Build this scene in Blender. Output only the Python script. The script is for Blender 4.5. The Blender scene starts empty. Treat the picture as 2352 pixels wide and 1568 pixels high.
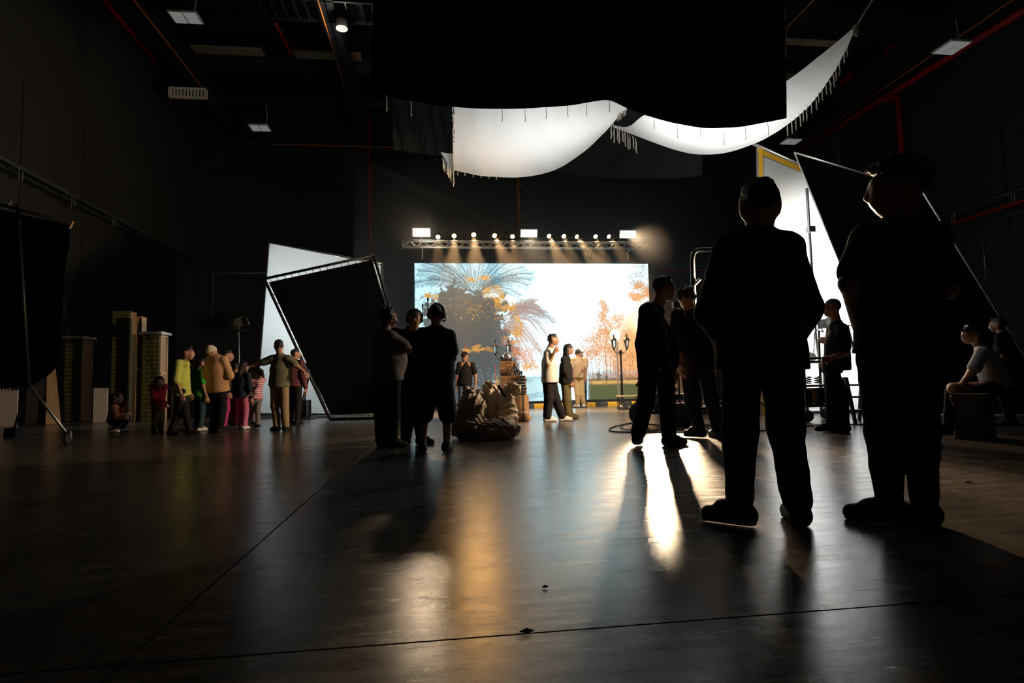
import bpy, math, random
import numpy as np
from mathutils import Vector, Matrix
random.seed(7); RNG = np.random.default_rng(11)
S = bpy.context.scene
COL = S.collection
# ------------------------------------------------------------------ camera
F_PX = 1350.0
def _n(v): v = np.array(v, float); return v/np.linalg.norm(v)
_d1 = _n([1003-1176, 784-887, -F_PX])                      # room depth axis seen from the camera
_d3 = _n([2003-1176, 784-864, -F_PX])                      # a second point of the horizon
_up = _n(np.cross(_d3, _d1)); _up = _up if _up[1] > 0 else -_up
_rx = np.cross(_d1, _up)
R_WC = np.array([_rx, _d1, _up])                           # camera vector -> world vector
CAM = np.array([0., 0., .76])
cam_d = bpy.data.cameras.new('camera'); cam = bpy.data.objects.new('camera', cam_d); COL.objects.link(cam)
cam_d.sensor_width = 36; cam_d.lens = 36*F_PX/2352; cam_d.clip_end = 200; cam_d.clip_start = .05
m4 = Matrix.Identity(4)
for i in range(3):
    for j in range(3): m4[i][j] = R_WC[i][j]
    m4[i][3] = CAM[i]
cam.matrix_world = m4
S.camera = cam
def ray(px, py): return R_WC @ np.array([(px-1176)/F_PX, (784-py)/F_PX, -1.])
def at(px, py, Z): return CAM + ray(px, py)*Z              # a point at depth Z along the optical axis
def fl(px, py, z=0.): d = ray(px, py); return CAM + d*((z-CAM[2])/d[2])
def aty(px, py, Y): d = ray(px, py); return CAM + d*((Y-CAM[1])/d[1])
def atx(px, py, X): d = ray(px, py); return CAM + d*((X-CAM[0])/d[0])
def depth(p): return float(-(R_WC.T @ (np.asarray(p)-CAM))[2])
def Zf(px, py): return depth(fl(px, py))
# ------------------------------------------------------------------ world, exposure
W = bpy.data.worlds.new('World'); S.world = W; W.use_nodes = True
W.node_tree.nodes['Background'].inputs[0].default_value = (.55, .62, .68, 1)
W.node_tree.nodes['Background'].inputs[1].default_value = .0035
S.view_settings.view_transform = 'Standard'; S.view_settings.look = 'None'
S.view_settings.exposure = 0; S.view_settings.gamma = 1; S.view_settings.use_curve_mapping = False
def lamp(name, kind, loc, energy, color, target=None, **kw):
    d = bpy.data.lights.new(name, kind); d.energy = energy; d.color = color
    for k, v in kw.items(): setattr(d, k, v)
    o = bpy.data.objects.new(name, d); COL.objects.link(o); o.location = loc
    if target is not None:
        o.rotation_euler = (Vector(target)-Vector(loc)).to_track_quat('-Z', 'Y').to_euler()
    return o
# ------------------------------------------------------------------ object helpers
WL = {}
def tag(o, label=None, cat=None, group=None, kind=None):
    if label: o['label'] = label
    if cat: o['category'] = cat
    if group: o['group'] = group
    if kind: o['kind'] = kind
    return o
def empty(name, loc, label=None, cat=None, group=None, kind=None):
    o = bpy.data.objects.new(name, None); COL.objects.link(o); o.location = [float(v) for v in loc]
    o.empty_display_size = .1
    WL[o] = np.array(loc, float); return tag(o, label, cat, group, kind)
def link_mesh(name, me, parent=None, loc=None):
    o = bpy.data.objects.new(name, me); COL.objects.link(o)
    if parent is not None: o.parent = parent
    if loc is not None: o.location = [float(v) for v in loc]
    return o
def mk(name, V, Fc, mat, parent=None, smooth=False, base=None):
    """world-space vertices -> one object, relative to its parent or to its own base"""
    V = np.asarray(V, float).reshape(-1, 3)
    if parent is not None: org = WL[parent]
    elif base is not None: org = np.array(base, float)
    else:
        org = (V.min(0)+V.max(0))/2; org[2] = V[:, 2].min()
    me = bpy.data.meshes.new(name)
    me.from_pydata((V-org).tolist(), [], [tuple(int(i) for i in f) for f in Fc] if not isinstance(Fc, np.ndarray) else Fc.tolist())
    if mat is not None: me.materials.append(mat)
    if smooth: me.polygons.foreach_set('use_smooth', [True]*len(me.polygons))
    me.update()
    o = link_mesh(name, me, parent, None if parent is not None else org)
    WL[o] = org; return o
class MB:
    def __init__(s): s.V = []; s.F = []
    def add(s, v, f):
        n = len(s.V); s.V += [tuple(float(c) for c in p) for p in v]; s.F += [tuple(i+n for i in q) for q in f]; return s
    def box(s, c, size, ax=None):
        c = np.array(c, float); h = np.array(size, float)/2
        A = np.eye(3) if ax is None else np.array(ax, float)
        v = [c + A[0]*h[0]*i + A[1]*h[1]*j + A[2]*h[2]*k for i in (-1, 1) for j in (-1, 1) for k in (-1, 1)]
        return s.add(v, [(0, 1, 3, 2), (4, 6, 7, 5), (0, 4, 5, 1), (2, 3, 7, 6), (0, 2, 6, 4), (1, 5, 7, 3)])
    def path(s, pts, r, n=8, cap=True, closed=False):
        P = [np.array(p, float) for p in pts]; m = len(P)
        R = [r]*m if np.isscalar(r) else list(r); rings = []; prev = None
        for i in range(m):
            if closed: t = P[(i+1) % m]-P[i-1]
            else: t = P[min(i+1, m-1)]-P[max(i-1, 0)]
            t = _n(t) if np.linalg.norm(t) > 1e-9 else np.array([0, 0, 1.])
            if prev is None:
                a = np.array([0, 0, 1.]) if abs(t[2]) < .9 else np.array([1., 0, 0])
            else: a = prev
            u = _n(a - t*np.dot(a, t)); prev = u; w = np.cross(t, u)
            rings.append([P[i] + (u*math.cos(k*2*math.pi/n)+w*math.sin(k*2*math.pi/n))*R[i] for k in range(n)])
        v = [p for q in rings for p in q]; f = []
        for i in range(m if closed else m-1):
            for k in range(n):
                a, b = i*n, ((i+1) % m)*n
                f.append((a+k, a+(k+1) % n, b+(k+1) % n, b+k))
        if cap and not closed:
            f.append(tuple(range(n-1, -1, -1))); f.append(tuple((m-1)*n+k for k in range(n)))
        return s.add(v, f)
    def tube(s, a, b, r, n=8, r2=None): return s.path([a, b], [r, r if r2 is None else r2], n)
    def lathe(s, c, prof, n=16, ax=None):
        c = np.array(c, float); A = np.eye(3) if ax is None else np.array(ax, float); m = len(prof)
        v = [c + A[0]*r*math.cos(k*2*math.pi/n)+A[1]*r*math.sin(k*2*math.pi/n)+A[2]*z for r, z in prof for k in range(n)]
        f = [(i*n+k, i*n+(k+1) % n, (i+1)*n+(k+1) % n, (i+1)*n+k) for i in range(m-1) for k in range(n)]
        f += [tuple(range(n-1, -1, -1)), tuple((m-1)*n+k for k in range(n))]
        return s.add(v, f)
    def build(s, name, mat, parent=None, smooth=False, base=None): return mk(name, s.V, s.F, mat, parent, smooth, base)
def axes_to(d):
    d = _n(d); a = np.array([0, 0, 1.]) if abs(d[2]) < .9 else np.array([1., 0, 0])
    u = _n(np.cross(a, d)); return [u, np.cross(d, u), d]
def inst(me, name, parent, loc, rotz=0., scale=None, rot=None):
    o = bpy.data.objects.new(name, me); COL.objects.link(o); o.parent = parent
    o.location = [float(v) for v in (np.array(loc)-(WL[parent] if parent is not None else 0))]
    o.rotation_euler = rot if rot is not None else (0, 0, rotz)
    if scale is not None: o.scale = scale
    WL[o] = np.array(loc, float); return o
# ------------------------------------------------------------------ materials
def lin(c): return tuple((v/12.92 if v <= .04045 else ((v+.055)/1.055)**2.4) for v in c)
def srgb(r, g, b): return lin((r/255, g/255, b/255))
def mat(name, col, rough=.7, metal=0., var=.15, scale=8., bump=0., bscale=60., spec=.5, trans=0., sheen=0.):
    m = bpy.data.materials.new(name); m.use_nodes = True; nt = m.node_tree; N = nt.nodes; L = nt.links
    b = N['Principled BSDF']; b.inputs['Roughness'].default_value = rough; b.inputs['Metallic'].default_value = metal
    b.inputs['Specular IOR Level'].default_value = spec
    tc = N.new('ShaderNodeTexCoord')
    nz = N.new('ShaderNodeTexNoise'); nz.inputs['Scale'].default_value = scale; nz.inputs['Detail'].default_value = 4
    L.new(tc.outputs['Object'], nz.inputs['Vector'])
    mx = N.new('ShaderNodeMix'); mx.data_type = 'RGBA'
    mx.inputs[6].default_value = (*[c*(1-var) for c in col], 1); mx.inputs[7].default_value = (*[min(1, c*(1+var)) for c in col], 1)
    L.new(nz.outputs['Fac'], mx.inputs[0]); L.new(mx.outputs[2], b.inputs['Base Color'])
    if bump:
        n2 = N.new('ShaderNodeTexNoise'); n2.inputs['Scale'].default_value = bscale; n2.inputs['Detail'].default_value = 3
        L.new(tc.outputs['Object'], n2.inputs['Vector'])
        bp = N.new('ShaderNodeBump'); bp.inputs['Strength'].default_value = bump; bp.inputs['Distance'].default_value = .02
        L.new(n2.outputs['Fac'], bp.inputs['Height']); L.new(bp.outputs['Normal'], b.inputs['Normal'])
    if trans:
        out = N['Material Output']; t = N.new('ShaderNodeBsdfTranslucent'); L.new(mx.outputs[2], t.inputs['Color'])
        ms = N.new('ShaderNodeMixShader'); ms.inputs[0].default_value = trans
        L.new(b.outputs[0], ms.inputs[1]); L.new(t.outputs[0], ms.inputs[2]); L.new(ms.outputs[0], out.inputs['Surface'])
    return m
def emis(name, col, strength):
    m = bpy.data.materials.new(name); m.use_nodes = True; N = m.node_tree.nodes; N.remove(N['Principled BSDF'])
    e = N.new('ShaderNodeEmission'); e.inputs[0].default_value = (*col, 1); e.inputs[1].default_value = strength
    m.node_tree.links.new(e.outputs[0], N['Material Output'].inputs['Surface']); return m
M = {}
M['wall'] = mat('wall_paint', (.022, .025, .027), .85, var=.25, scale=.6, bump=.15, bscale=4)
M['wall_panel'] = mat('wall_panel', (.024, .027, .028), .8, var=.2, scale=1.2)
M['ceil'] = mat('ceiling_black', (.010, .011, .012), .9)
M['beam'] = mat('beam_paint', (.018, .022, .025), .6)
M['steel'] = mat('galvanised_steel', (.35, .39, .4), .4, .85)
M['alu'] = mat('aluminium', (.62, .6, .56), .35, .8)
M['dmetal'] = mat('dark_metal', (.03, .031, .033), .45, .6)
M['red'] = mat('red_paint', (.42, .010, .014), .45)
M['orange'] = mat('orange_paint', (.85, .24, .03), .5)
M['tan'] = mat('tan_board', (.75, .62, .46), .85, var=.25, scale=1.)
M['white'] = mat('white_paint', (.85, .87, .86), .5)
M['blackcloth'] = mat('black_duvetyne', (.0035, .0037, .0042), .95, var=.3, scale=2, spec=.08)
M['darkcloth'] = mat('charcoal_cloth', (.028, .034, .037), .95, spec=.1, trans=.25)
M['silk'] = mat('white_silk', (.90, .90, .86), .9, var=.04, scale=1.5, spec=.1, trans=.4, bump=.25, bscale=3)
M['silk2'] = mat('white_muslin', (.80, .83, .82), .9, var=.05, scale=2, spec=.1, trans=.5, bump=.3, bscale=4)
M['cord'] = mat('cotton_cord', (.72, .66, .55), .9)
M['yellow'] = mat('yellow_tape', (.85, .45, .01), .7)
M['wood'] = mat('pine_wood', (.55, .36, .19), .7, var=.2, scale=5)
M['ply'] = mat('plywood', (.36, .23, .125), .75, var=.2, scale=4)
M['olive'] = mat('olive_foam_brick', (.085, .088, .022), .85, var=.3, scale=14, bump=.6, bscale=40)
M['olivejoint'] = mat('olive_joint', (.04, .042, .014), .9)
M['whitepanel'] = mat('white_panel', (.55, .53, .5), .7)
M['rubber'] = mat('black_rubber', (.012, .012, .013), .75)
M['card'] = mat('cardboard', (.40, .225, .11), .85, var=.2, scale=9)
M['brown'] = mat('brown_block', (.33, .165, .075), .85, var=.3, scale=6)
M['tape'] = mat('dark_tape', (.05, .045, .04), .5)
M['cable'] = mat('black_cable', (.012, .012, .012), .6)
M['bag'] = mat('woven_plastic_bag', (.52, .44, .35), .55, var=.15, scale=6, bump=.4, bscale=25, trans=.25)
M['skin'] = mat('skin', (.42, .22, .14), .55, var=.1)
M['skin2'] = mat('skin_deep', (.26, .135, .085), .55, var=.1)
M['hair'] = mat('black_hair', (.012, .010, .009), .5, bump=.4, bscale=120)
M['eye'] = mat('dark_eye', (.02, .015, .012), .2)
def glassmat(name, col=(1, 1, 1), rough=.05):
    m = bpy.data.materials.new(name); m.use_nodes = True; b = m.node_tree.nodes['Principled BSDF']
    b.inputs['Base Color'].default_value = (*col, 1); b.inputs['Transmission Weight'].default_value = 1; b.inputs['Roughness'].default_value = rough
    b.inputs['IOR'].default_value = 1.45; return m
M['glass'] = glassmat('clear_glass', (.95, .97, 1))
def floor_mat():
    m = bpy.data.materials.new('polished_concrete'); m.use_nodes = True; nt = m.node_tree; N = nt.nodes; L = nt.links
    b = N['Principled BSDF']; g = N.new('ShaderNodeNewGeometry')
    mp = N.new('ShaderNodeMapping'); mp.inputs['Scale'].default_value = (1.8, 7.5, 1); L.new(g.outputs['Position'], mp.inputs['Vector'])
    n1 = N.new('ShaderNodeTexNoise'); n1.inputs['Scale'].default_value = 1.6; n1.inputs['Detail'].default_value = 10; n1.inputs['Roughness'].default_value = .72
    L.new(mp.outputs[0], n1.inputs['Vector'])
    cr = N.new('ShaderNodeValToRGB'); cr.color_ramp.elements[0].position = .3; cr.color_ramp.elements[1].position = .72
    cr.color_ramp.elements[0].color = (.024, .021, .019, 1); cr.color_ramp.elements[1].color = (.125, .105, .088, 1)
    L.new(n1.outputs['Fac'], cr.inputs[0]); L.new(cr.outputs[0], b.inputs['Base Color'])
    n2 = N.new('ShaderNodeTexNoise'); n2.inputs['Scale'].default_value = 1.5; n2.inputs['Detail'].default_value = 11; n2.inputs['Roughness'].default_value = .72
    L.new(mp.outputs[0], n2.inputs['Vector'])
    mr = N.new('ShaderNodeMapRange'); mr.inputs[1].default_value = .3; mr.inputs[2].default_value = .7; mr.inputs[3].default_value = .17; mr.inputs[4].default_value = .31
    L.new(n2.outputs['Fac'], mr.inputs[0]); L.new(mr.outputs[0], b.inputs['Roughness'])
    n3 = N.new('ShaderNodeTexNoise'); n3.inputs['Scale'].default_value = 330; n3.inputs['Detail'].default_value = 2; L.new(g.outputs['Position'], n3.inputs['Vector'])
    bp = N.new('ShaderNodeBump'); bp.inputs['Strength'].default_value = .045; bp.inputs['Distance'].default_value = .01
    L.new(n3.outputs['Fac'], bp.inputs['Height']); L.new(bp.outputs[0], b.inputs['Normal'])
    m2 = N.new('ShaderNodeMapRange'); m2.inputs[1].default_value = .3; m2.inputs[2].default_value = .7; m2.inputs[3].default_value = .55; m2.inputs[4].default_value = 1.0; L.new(n1.outputs['Fac'], m2.inputs[0]); L.new(m2.outputs[0], b.inputs['Specular IOR Level'])
    return m
M['floor'] = floor_mat()
M['joint'] = mat('floor_joint', (.006, .006, .006), .9)
# ------------------------------------------------------------------ the room shell
YB = 29.6; XL = -11.4; XR = 19.6; ZC = 15.6; YF = -3.0
def struct(o): o['kind'] = 'structure'; return o
fl_o = struct(MB().box(((XL+XR)/2, (YB+YF)/2, -.11), (XR-XL+.6, YB-YF+.6, .2)).build('floor', M['joint']))
tag(fl_o, 'polished dark concrete studio floor with saw-cut slab joints')
xs = [XL] + [-.89+5.05*k for k in range(-2, 5)] + [XR]; ys = [YF, -2.5] + [1.84+4.35*k for k in range(0, 7)] + [YB]
for i in range(len(xs)-1):
    for j in range(len(ys)-1):
        g = .005
        x0, x1, y0, y1 = xs[i]+g, xs[i+1]-g, ys[j]+g, ys[j+1]-g
        if x1-x0 < .1 or y1-y0 < .1: continue
        MB().box(((x0+x1)/2, (y0+y1)/2, -.01), (x1-x0, y1-y0, .02)).build('slab', M['floor'], fl_o)
struct(MB().box(((XL+XR)/2, YB+.15, ZC/2), (XR-XL+.6, .3, ZC)).build('wall_back', M['wall']))
wl = struct(MB().box((XL-.15, (YB+YF)/2, ZC/2), (.3, YB-YF, ZC)).build('wall_left', M['wall']))
wr = struct(MB().box((XR+.15, (YB+YF)/2, ZC/2), (.3, YB-YF, ZC)).build('wall_right', M['wall']))
ce = struct(MB().box(((XL+XR)/2, (YB+YF)/2, ZC+.1), (XR-XL+.6, YB-YF+.6, .2)).build('ceiling', M['ceil']))
# panels of the left and the right wall, with open seams
for side, X in ((wl, XL), (wr, XR)):
    sx = 1 if X < 0 else -1
    for k in range(11):
        y0 = YF+.2+k*2.9
        for (z0, z1) in ((.05, 5.3), (5.36, 9.6)):
            MB().box((X+sx*.02, y0+1.4, (z0+z1)/2), (.04, 2.78, z1-z0)).build('wall_panel', M['wall_panel'], side)
# tan boards on the ceiling
bm_me = None
for i in range(7):
    for j in range(6):
        x = XL+2.6+i*4.2; y = 6.0+j*4.1
        MB().box((x, y, ZC-.06), (2.9, 1.7, .08)).build('ceiling_panel', M['tan'], ce)
# beams of the roof: along the room, and across it
def ibeam(a, b, w, h, name, parent, mt=M['beam']):
    a = np.array(a, float); b = np.array(b, float); d = _n(b-a); side = np.cross(d, [0, 0, 1.]); c = (a+b)/2; Ln = np.linalg.norm(b-a)
    mb = MB(); up = np.array([0, 0, 1.])
    for z in (-h/2+.02, h/2-.02): mb.box(c+up*z, (Ln, w, .04), [d, side, up])
    mb.box(c, (Ln, .04, h), [d, side, up]); return mb.build(name, mt, parent)
PA = fl(570, 335, 12.95)[0]; PB = fl(833, 335, 12.95)[0]; PD = fl(1835, 35, 12.95)[0]; PE = atx(1830, 345, XR)[2]
for x in (PA-.25, PB+.15, PD+.15, 4.5):
    ibeam((x, YF, 13.40), (x, YB, 13.40), .5, .6, 'beam', ce)
for (px, py) in ((560, 165), (620, 245), (700, 292)):
    y = fl(px, py, 13.74)[1]
    if y < YB-.3: ibeam((XL, y, 14.08), (XR, y, 14.08), .35, .5, 'beam', ce)
# orange busbar lines under the long beams and along the back wall
def pipe(name, pts, r, mt, label, cat, group=None, n=8):
    o = MB().path(pts, r, n).build(name, mt, smooth=True); return tag(o, label, cat, group)
pipe('orange_rail', [(PA, YF, 12.95), (PA, YB-.1, 12.95)], .03, M['orange'], 'thin orange rail running to the back wall, leftmost of the ceiling', 'rail')
pipe('orange_rail', [(PB, YF, 12.95), (PB, YB-.1, 12.95)], .024, M['orange'], 'thin orange rail under the ceiling beam left of the black overhead drape', 'rail')
pipe('orange_rail', [(PD, YF, 12.95), (PD, YB-.1, 12.95)], .024, M['orange'], 'thin orange rail under the beam right of the black overhead drape', 'rail')
pipe('orange_rail', [(PA, YB-.08, 12.89), (XR, YB-.08, 12.89)], .03, M['orange'], 'long orange rail lying level across the back wall', 'rail')
zr = atx(1830, 345, XR-.5)[2]
pipe('orange_rail', [(XR-.55, YF, zr+.55), (XR-.55, YB-.2, zr+.05)], .03, M['orange'], 'orange rail above the thick red pipe on the right wall', 'rail')
def atY_right(px, py): return atx(px, py, XR-.62)
a, b = atY_right(2352, 24), atY_right(1838, 346)
pa = pipe('red_pipe', [a+(a-b)*.3, b], .13, M['red'], 'thick red fire pipe running along the top of the right wall', 'pipe', n=12)
t = atx(2062, 221, XR-.22)
pipe('red_pipe', [t+np.array([-.3, .5, .05]), t+np.array([0, .1, .05]), t, np.array([t[0], t[1], 0.02])], .12, M['red'], 'red pipe dropping down the right wall behind the tall man', 'pipe', n=12)
for (p0, p1, r, lb) in (((0, 0), (1, 1), .03, ''),):
    pass
# red pipes elsewhere
q = aty(849, 300, YB-1.3); pipe('red_pipe', [(q[0], YB-1.3, .02), (q[0], YB-1.3, ZC-.02)], .05, M['red'], 'thin red standpipe on the back wall left of the light truss', 'pipe')
a = atx(240, 0, XL+.5); b = atx(355, 140, XL+.5)
a = b+(a-b)*min(1.6, (ZC-.8-b[2])/(a[2]-b[2])); pipe('red_pipe', [a, b], .09, M['red'], 'dim red pipe high on the left wall', 'pipe')
a, b = fl(632, 52, 14.65), fl(684, 155, 14.65); pipe('red_pipe', [a, b], .07, M['red'], 'short red pipe up in the ceiling left of the drape', 'pipe')
a, b = fl(2050, 0, 14.65), fl(2000, 43, 14.65); pipe('red_pipe', [a+(a-b), b], .07, M['red'], 'red pipe among the ceiling boards right of the drape', 'pipe')
a, b = aty(1490, 620, YB-.05), aty(1745, 622, YB-.05); pipe('red_pipe', [a, (XR-.3, YB-.05, a[2])], .035, M['red'], 'thin red pipe level on the back wall right of the screen', 'pipe')
# wall rails
zl = atx(470, 608, XL+.35)[2]
def wall_rail(x, z, sgn, lab):
    r = empty('wall_rail', (x, 10, z), lab, 'rail')
    MB().path([(x, YF, z), (x, YB-.3, z)], .055, 10).build('tube', M['steel'], r, True)
    MB().path([(x-sgn*.12, YF, z-.2), (x-sgn*.12, YB-.3, z-.2)], .025, 8).build('lower_tube', M['dmetal'], r, True)
    for k in range(12):
        y = -1.5+k*2.3
        MB().box((x-sgn*.1, y, z-.02), (.3, .05, .04)).tube((x, y, z-.01), (x, y, z-.4), .016).tube((x+.05*sgn, y+.06, z-.1), (x+.05*sgn, y+.06, z-.36), .02).build('bracket', M['steel'], r)
wall_rail(XL+.38, zl, 1, 'steel curtain rail with brackets along the left wall')
zr2 = atx(2352, 432, XR-.4)[2]
wall_rail(XR-.4, zr2, -1, 'steel curtain rail with brackets along the right wall')
a = atx(2352, 456, XR-.4); pipe('red_pipe', [(XR-.38, YF, a[2]-.06), (XR-.38, YB-.4, a[2]-.06)], .06, M['red'], 'slim red pipe just below the steel rail on the right wall', 'pipe')
a = atx(2352, 474, XR-.38); pipe('conduit', [(XR-.36, YF, a[2]-.12), (XR-.36, YB-.4, a[2]-.12)], .02, M['steel'], 'thin grey conduit below the slim red pipe on the right wall', 'conduit')
z = aty(560, 610, YB-.2)[2]
pipe('conduit', [(XL+.4, YB-.05, zl), (XR-.4, YB-.05, zl)], .035, M['steel'], 'grey conduit level along the back wall behind the screen', 'conduit')
a = aty(1205, 545, YB-.1); pipe('conduit', [(a[0]-2, YB-.04, a[2]), (XR-2, YB-.04, a[2])], .02, M['steel'], 'thin conduit on the back wall at the height of the truss lamps', 'conduit')
a = aty(487, 626, YB-.15); pipe('conduit', [(a[0], YB-.05, .02), (a[0], YB-.05, a[2]), (a[0]+3.2, YB-.05, a[2])], .03, M['steel'], 'thin conduit bent down the back wall near the left corner', 'conduit')
# orange column on the back wall
q = aty(1193, 470, YB-.4)
r = empty('orange_column', (q[0], YB-.3, 0.02), 'orange painted pipe column with clamps above the centre panel lamp', 'column')
MB().path([(q[0]-.05, YB-.3, 13.06), (q[0]+.1, YB-.3, .03)], .075, 10).build('pipe', M['orange'], r, True)
for k in range(7):
    MB().box((q[0]+.05, YB-.3, 2+k*1.5), (.42, .06, .05)).build('clamp', M['steel'], r)
# white double posts hanging on the right wall
for k, (px, lb) in enumerate(((1907, 'left'), (1922, 'right'))):
    a, b = atx(px, 300, XR-.07), atx(px+4, 380, XR-.07)
    tag(MB().box(((a+b)/2), (.12, .28, a[2]-b[2])).build('cable_tray', M['steel']), 'pale vertical cable tray on the right wall, %s of the pair' % lb, 'cable tray', 'cable trays on the right wall')
# stair with railing along the back wall
p0, p1 = aty(850, 385, YB-.6), aty(1195, 545, YB-.6)
st = empty('wall_stair', (p1[0], YB-.6, p1[2]), 'dark steel stair with railing climbing the back wall', 'stair')
d = p1-p0; pe = p0 + d*1.9; pe[2] = max(pe[2], .05)
for yy in (YB-1.1, YB-.15):
    c = (p0+pe)/2; c[1] = yy; dd = _n(pe-p0); MB().box(c, (np.linalg.norm(pe-p0), .05, .3), [dd, [0, 1, 0], np.cross(dd, [0, 1., 0])]).build('stringer', M['beam'], st)
for k in range(26):
    c = p0+(pe-p0)*(k+.5)/26; MB().box((c[0], YB-.63, c[2]), (.3, .9, .04)).build('tread', M['beam'], st)
for h in (.35, .65, 1.0):
    MB().tube((p0[0], YB-1.1, p0[2]+h+.1), (pe[0], YB-1.1, pe[2]+h+.1), .022, 6).build('handrail', M['dmetal'], st, True)
for k in range(10):
    c = p0+(pe-p0)*k/9; MB().tube((c[0], YB-1.1, c[2]), (c[0], YB-1.1, c[2]+1.1), .022, 6).build('railing_post', M['dmetal'], st)
# catwalks across the roof
def catwalk(x0, x1, y, z, lab, n, rail=True):
    r = empty('catwalk', ((x0+x1)/2, y, z), lab, 'catwalk')
    for s in (-.55, .55):
        MB().box(((x0+x1)/2, y+s, z), (x1-x0, .06, .5)).build('side_beam', M['beam'], r)
    MB().box(((x0+x1)/2, y, z-.02), (x1-x0, 1.1, .03)).build('deck', M['beam'], r)
    for k in range(n):
        x = x0+(x1-x0)*(k+.5)/n
        MB().box((x, y, z-.12), (.05, 1.1, .22)).build('rib', M['dmetal'], r)
        if rail and k % 3 == 0: MB().tube((x, y-.55, z), (x, y-.55, z+1.1), .022, 6).build('railing_post', M['dmetal'], r)
    if rail:
        for h in (.55, 1.1): MB().tube((x0, y-.55, z+h), (x1, y-.55, z+h), .022, 6).build('handrail', M['dmetal'], r)
yc = fl(600, 22, 13.06)[1]; catwalk(PA, PB, yc, 13.35, 'black catwalk with ribs crossing the ceiling at upper left', 16)
catwalk(PB, PB+2.6, yc, 13.35, 'short black catwalk bay touching the left of the black drape', 5)
yc2 = fl(2000, 78, 13.06)[1]; catwalk(PD-1.0, XR-1.75, yc2, 13.35, 'black ribbed catwalk crossing the ceiling at upper right', 12)
def catwalk_y(x, y0, y1, z, lab):
    r = empty('catwalk', (x, (y0+y1)/2, z), lab, 'catwalk')
    MB().box((x, (y0+y1)/2, z), (1.0, y1-y0, .12)).build('deck', M['beam'], r)
    for h in (.4, .75, 1.1): MB().tube((x-.5, y0, z+h), (x-.5, y1, z+h), .022, 6).build('handrail', M['dmetal'], r)
    n = int((y1-y0)/1.6)
    for k in range(n+1):
        y = y0+(y1-y0)*k/n; MB().tube((x-.5, y, z), (x-.5, y, z+1.15), .025, 6).build('railing_post', M['dmetal'], r)
catwalk_y(XR-1.1, 2, YB-.5, zr+.75, 'long black catwalk with railing above the red pipe on the right')
for k, (px, py) in enumerate(((2250, 30), (2062, 152), (1955, 228))):
    p = atx(px, py, XR-1.1); 
    if p[2] > ZC-.4: p = fl(px, py, ZC-1.2)
    p[0] = XR-1.1; p[2] = zr+.82
    r = empty('red_machine', p, ('red winch box by the upper right catwalk, nearest', 'red winch box by the upper right catwalk, middle one', 'red winch box by the upper right catwalk, farthest')[k], 'winch')
    MB().box(p+np.array([0, 0, .28]), (.5, .7, .5)).build('body', M['red'], r)
    for j in range(4): MB().box(p+np.array([-.26, -.24+j*.16, .28]), (.04, .05, .42)).build('fin', M['red'], r)
M['lens_glow'] = emis('added_lens_glow', (1, .99, .95), .16)  # faint glow added to the lenses of switched-off ceiling panels
# white ceiling light panels
def ceil_light(px, py, z, lab, sx=.8, sy=.6):
    p = fl(px, py, z); r = empty('ceiling_light', p, lab, 'ceiling light', 'ceiling panel lights')
    MB().box(p+np.array([0, 0, .06]), (sx, sy, .06)).build('frame', M['white'], r)
    for i in (-1, 1):
        for j in (-1, 1): MB().box(p+np.array([i*sx*.24, j*sy*.24, .02]), (sx*.42, sy*.42, .02)).build('lens', M['lens_glow'], r)
    MB().path([p+np.array([.2, 0, .09]), p+np.array([.3, 0, .5]), p+np.array([.25, 0, 1.1])], .012, 6).build('cable', M['white'], r)
ceil_light(426, 43, 12.38, 'white ceiling light panel at upper left near the orange rail', .85)
ceil_light(597, 296, 11.93, 'small white ceiling light panel deep at left above the stair')
ceil_light(2186, 112, 11.70, 'white ceiling light panel in front of the thick red pipe', .8, .8)
ceil_light(1817, 327, 11.47, 'white ceiling light panel above the yellow-edged diffusion frame')
# ventilation grille
p = fl(432, 214, 12.61); r = empty('vent_grille', p, 'white louvred ventilation grille high on the left', 'vent')
vw = np.linalg.norm(fl(473, 214, 12.61)-fl(391, 214, 12.61)); vh = .36
for (dx, dz, w, h) in ((0, vh/2, vw, .07), (0, -vh/2, vw, .07), (-vw/2, 0, .06, vh), (vw/2, 0, .06, vh)):
    MB().box(p+np.array([dx, 0, dz]), (w, .12, h)).build('frame', M['white'], r)
for k in range(11): MB().box(p+np.array([-vw/2+vw*(k+.5)/11, .02, 0]), (.05, .14, vh)).build('louvre', M['white'], r)
MB().box(p+np.array([0, .5, .1]), (vw, .7, vh)).build('duct', M['beam'], r)
# small white lamp under the ceiling, lit
p = fl(785, 66, 12.7); r = empty('pendant_lamp', p, 'small lit white pendant lamp left of the black drape', 'lamp')
MB().lathe(p, [(.02, .5), (.03, .35), (.17, .3), (.19, 0), (.185, 0)], 14).build('shade', M['white'], r, True)
MB().lathe(p, [(.17, .012), (.17, .0), (.1, -.03), (.01, -.04)], 14).build('lit_diffuser', emis('pendant_glow', (1, .95, .85), 1.0), r, True)
MB().tube(p+np.array([0, 0, .48]), (p[0], p[1], ZC-.02), .015, 6).build('cord', M['dmetal'], r)
e = lamp('pendant_light', 'POINT', p-np.array([0, 0, .12]), 48, (1, .92, .8), shadow_soft_size=.1); e.parent = r; e.location = (0, 0, -.14)
# doors on the right wall
for k in range(2):
    y = 14.6+k*2.4
    dr = struct(MB().box((XR-.08, y, 2.4), (.1, 2.1, 4.8)).build('door_%d' % (k+1), M['wall_panel']))
    MB().box((XR-.17, y-.8, 2.2), (.08, .06, .5)).build('handle', M['dmetal'], dr)
a, b = atx(2257, 538, XR-.07), atx(2266, 655, XR-.07)
pipe('hanging_cable', [a, b], .03, M['steel'], 'pale cable hanging by the right wall beside the black flag', 'cable', n=6)
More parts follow.
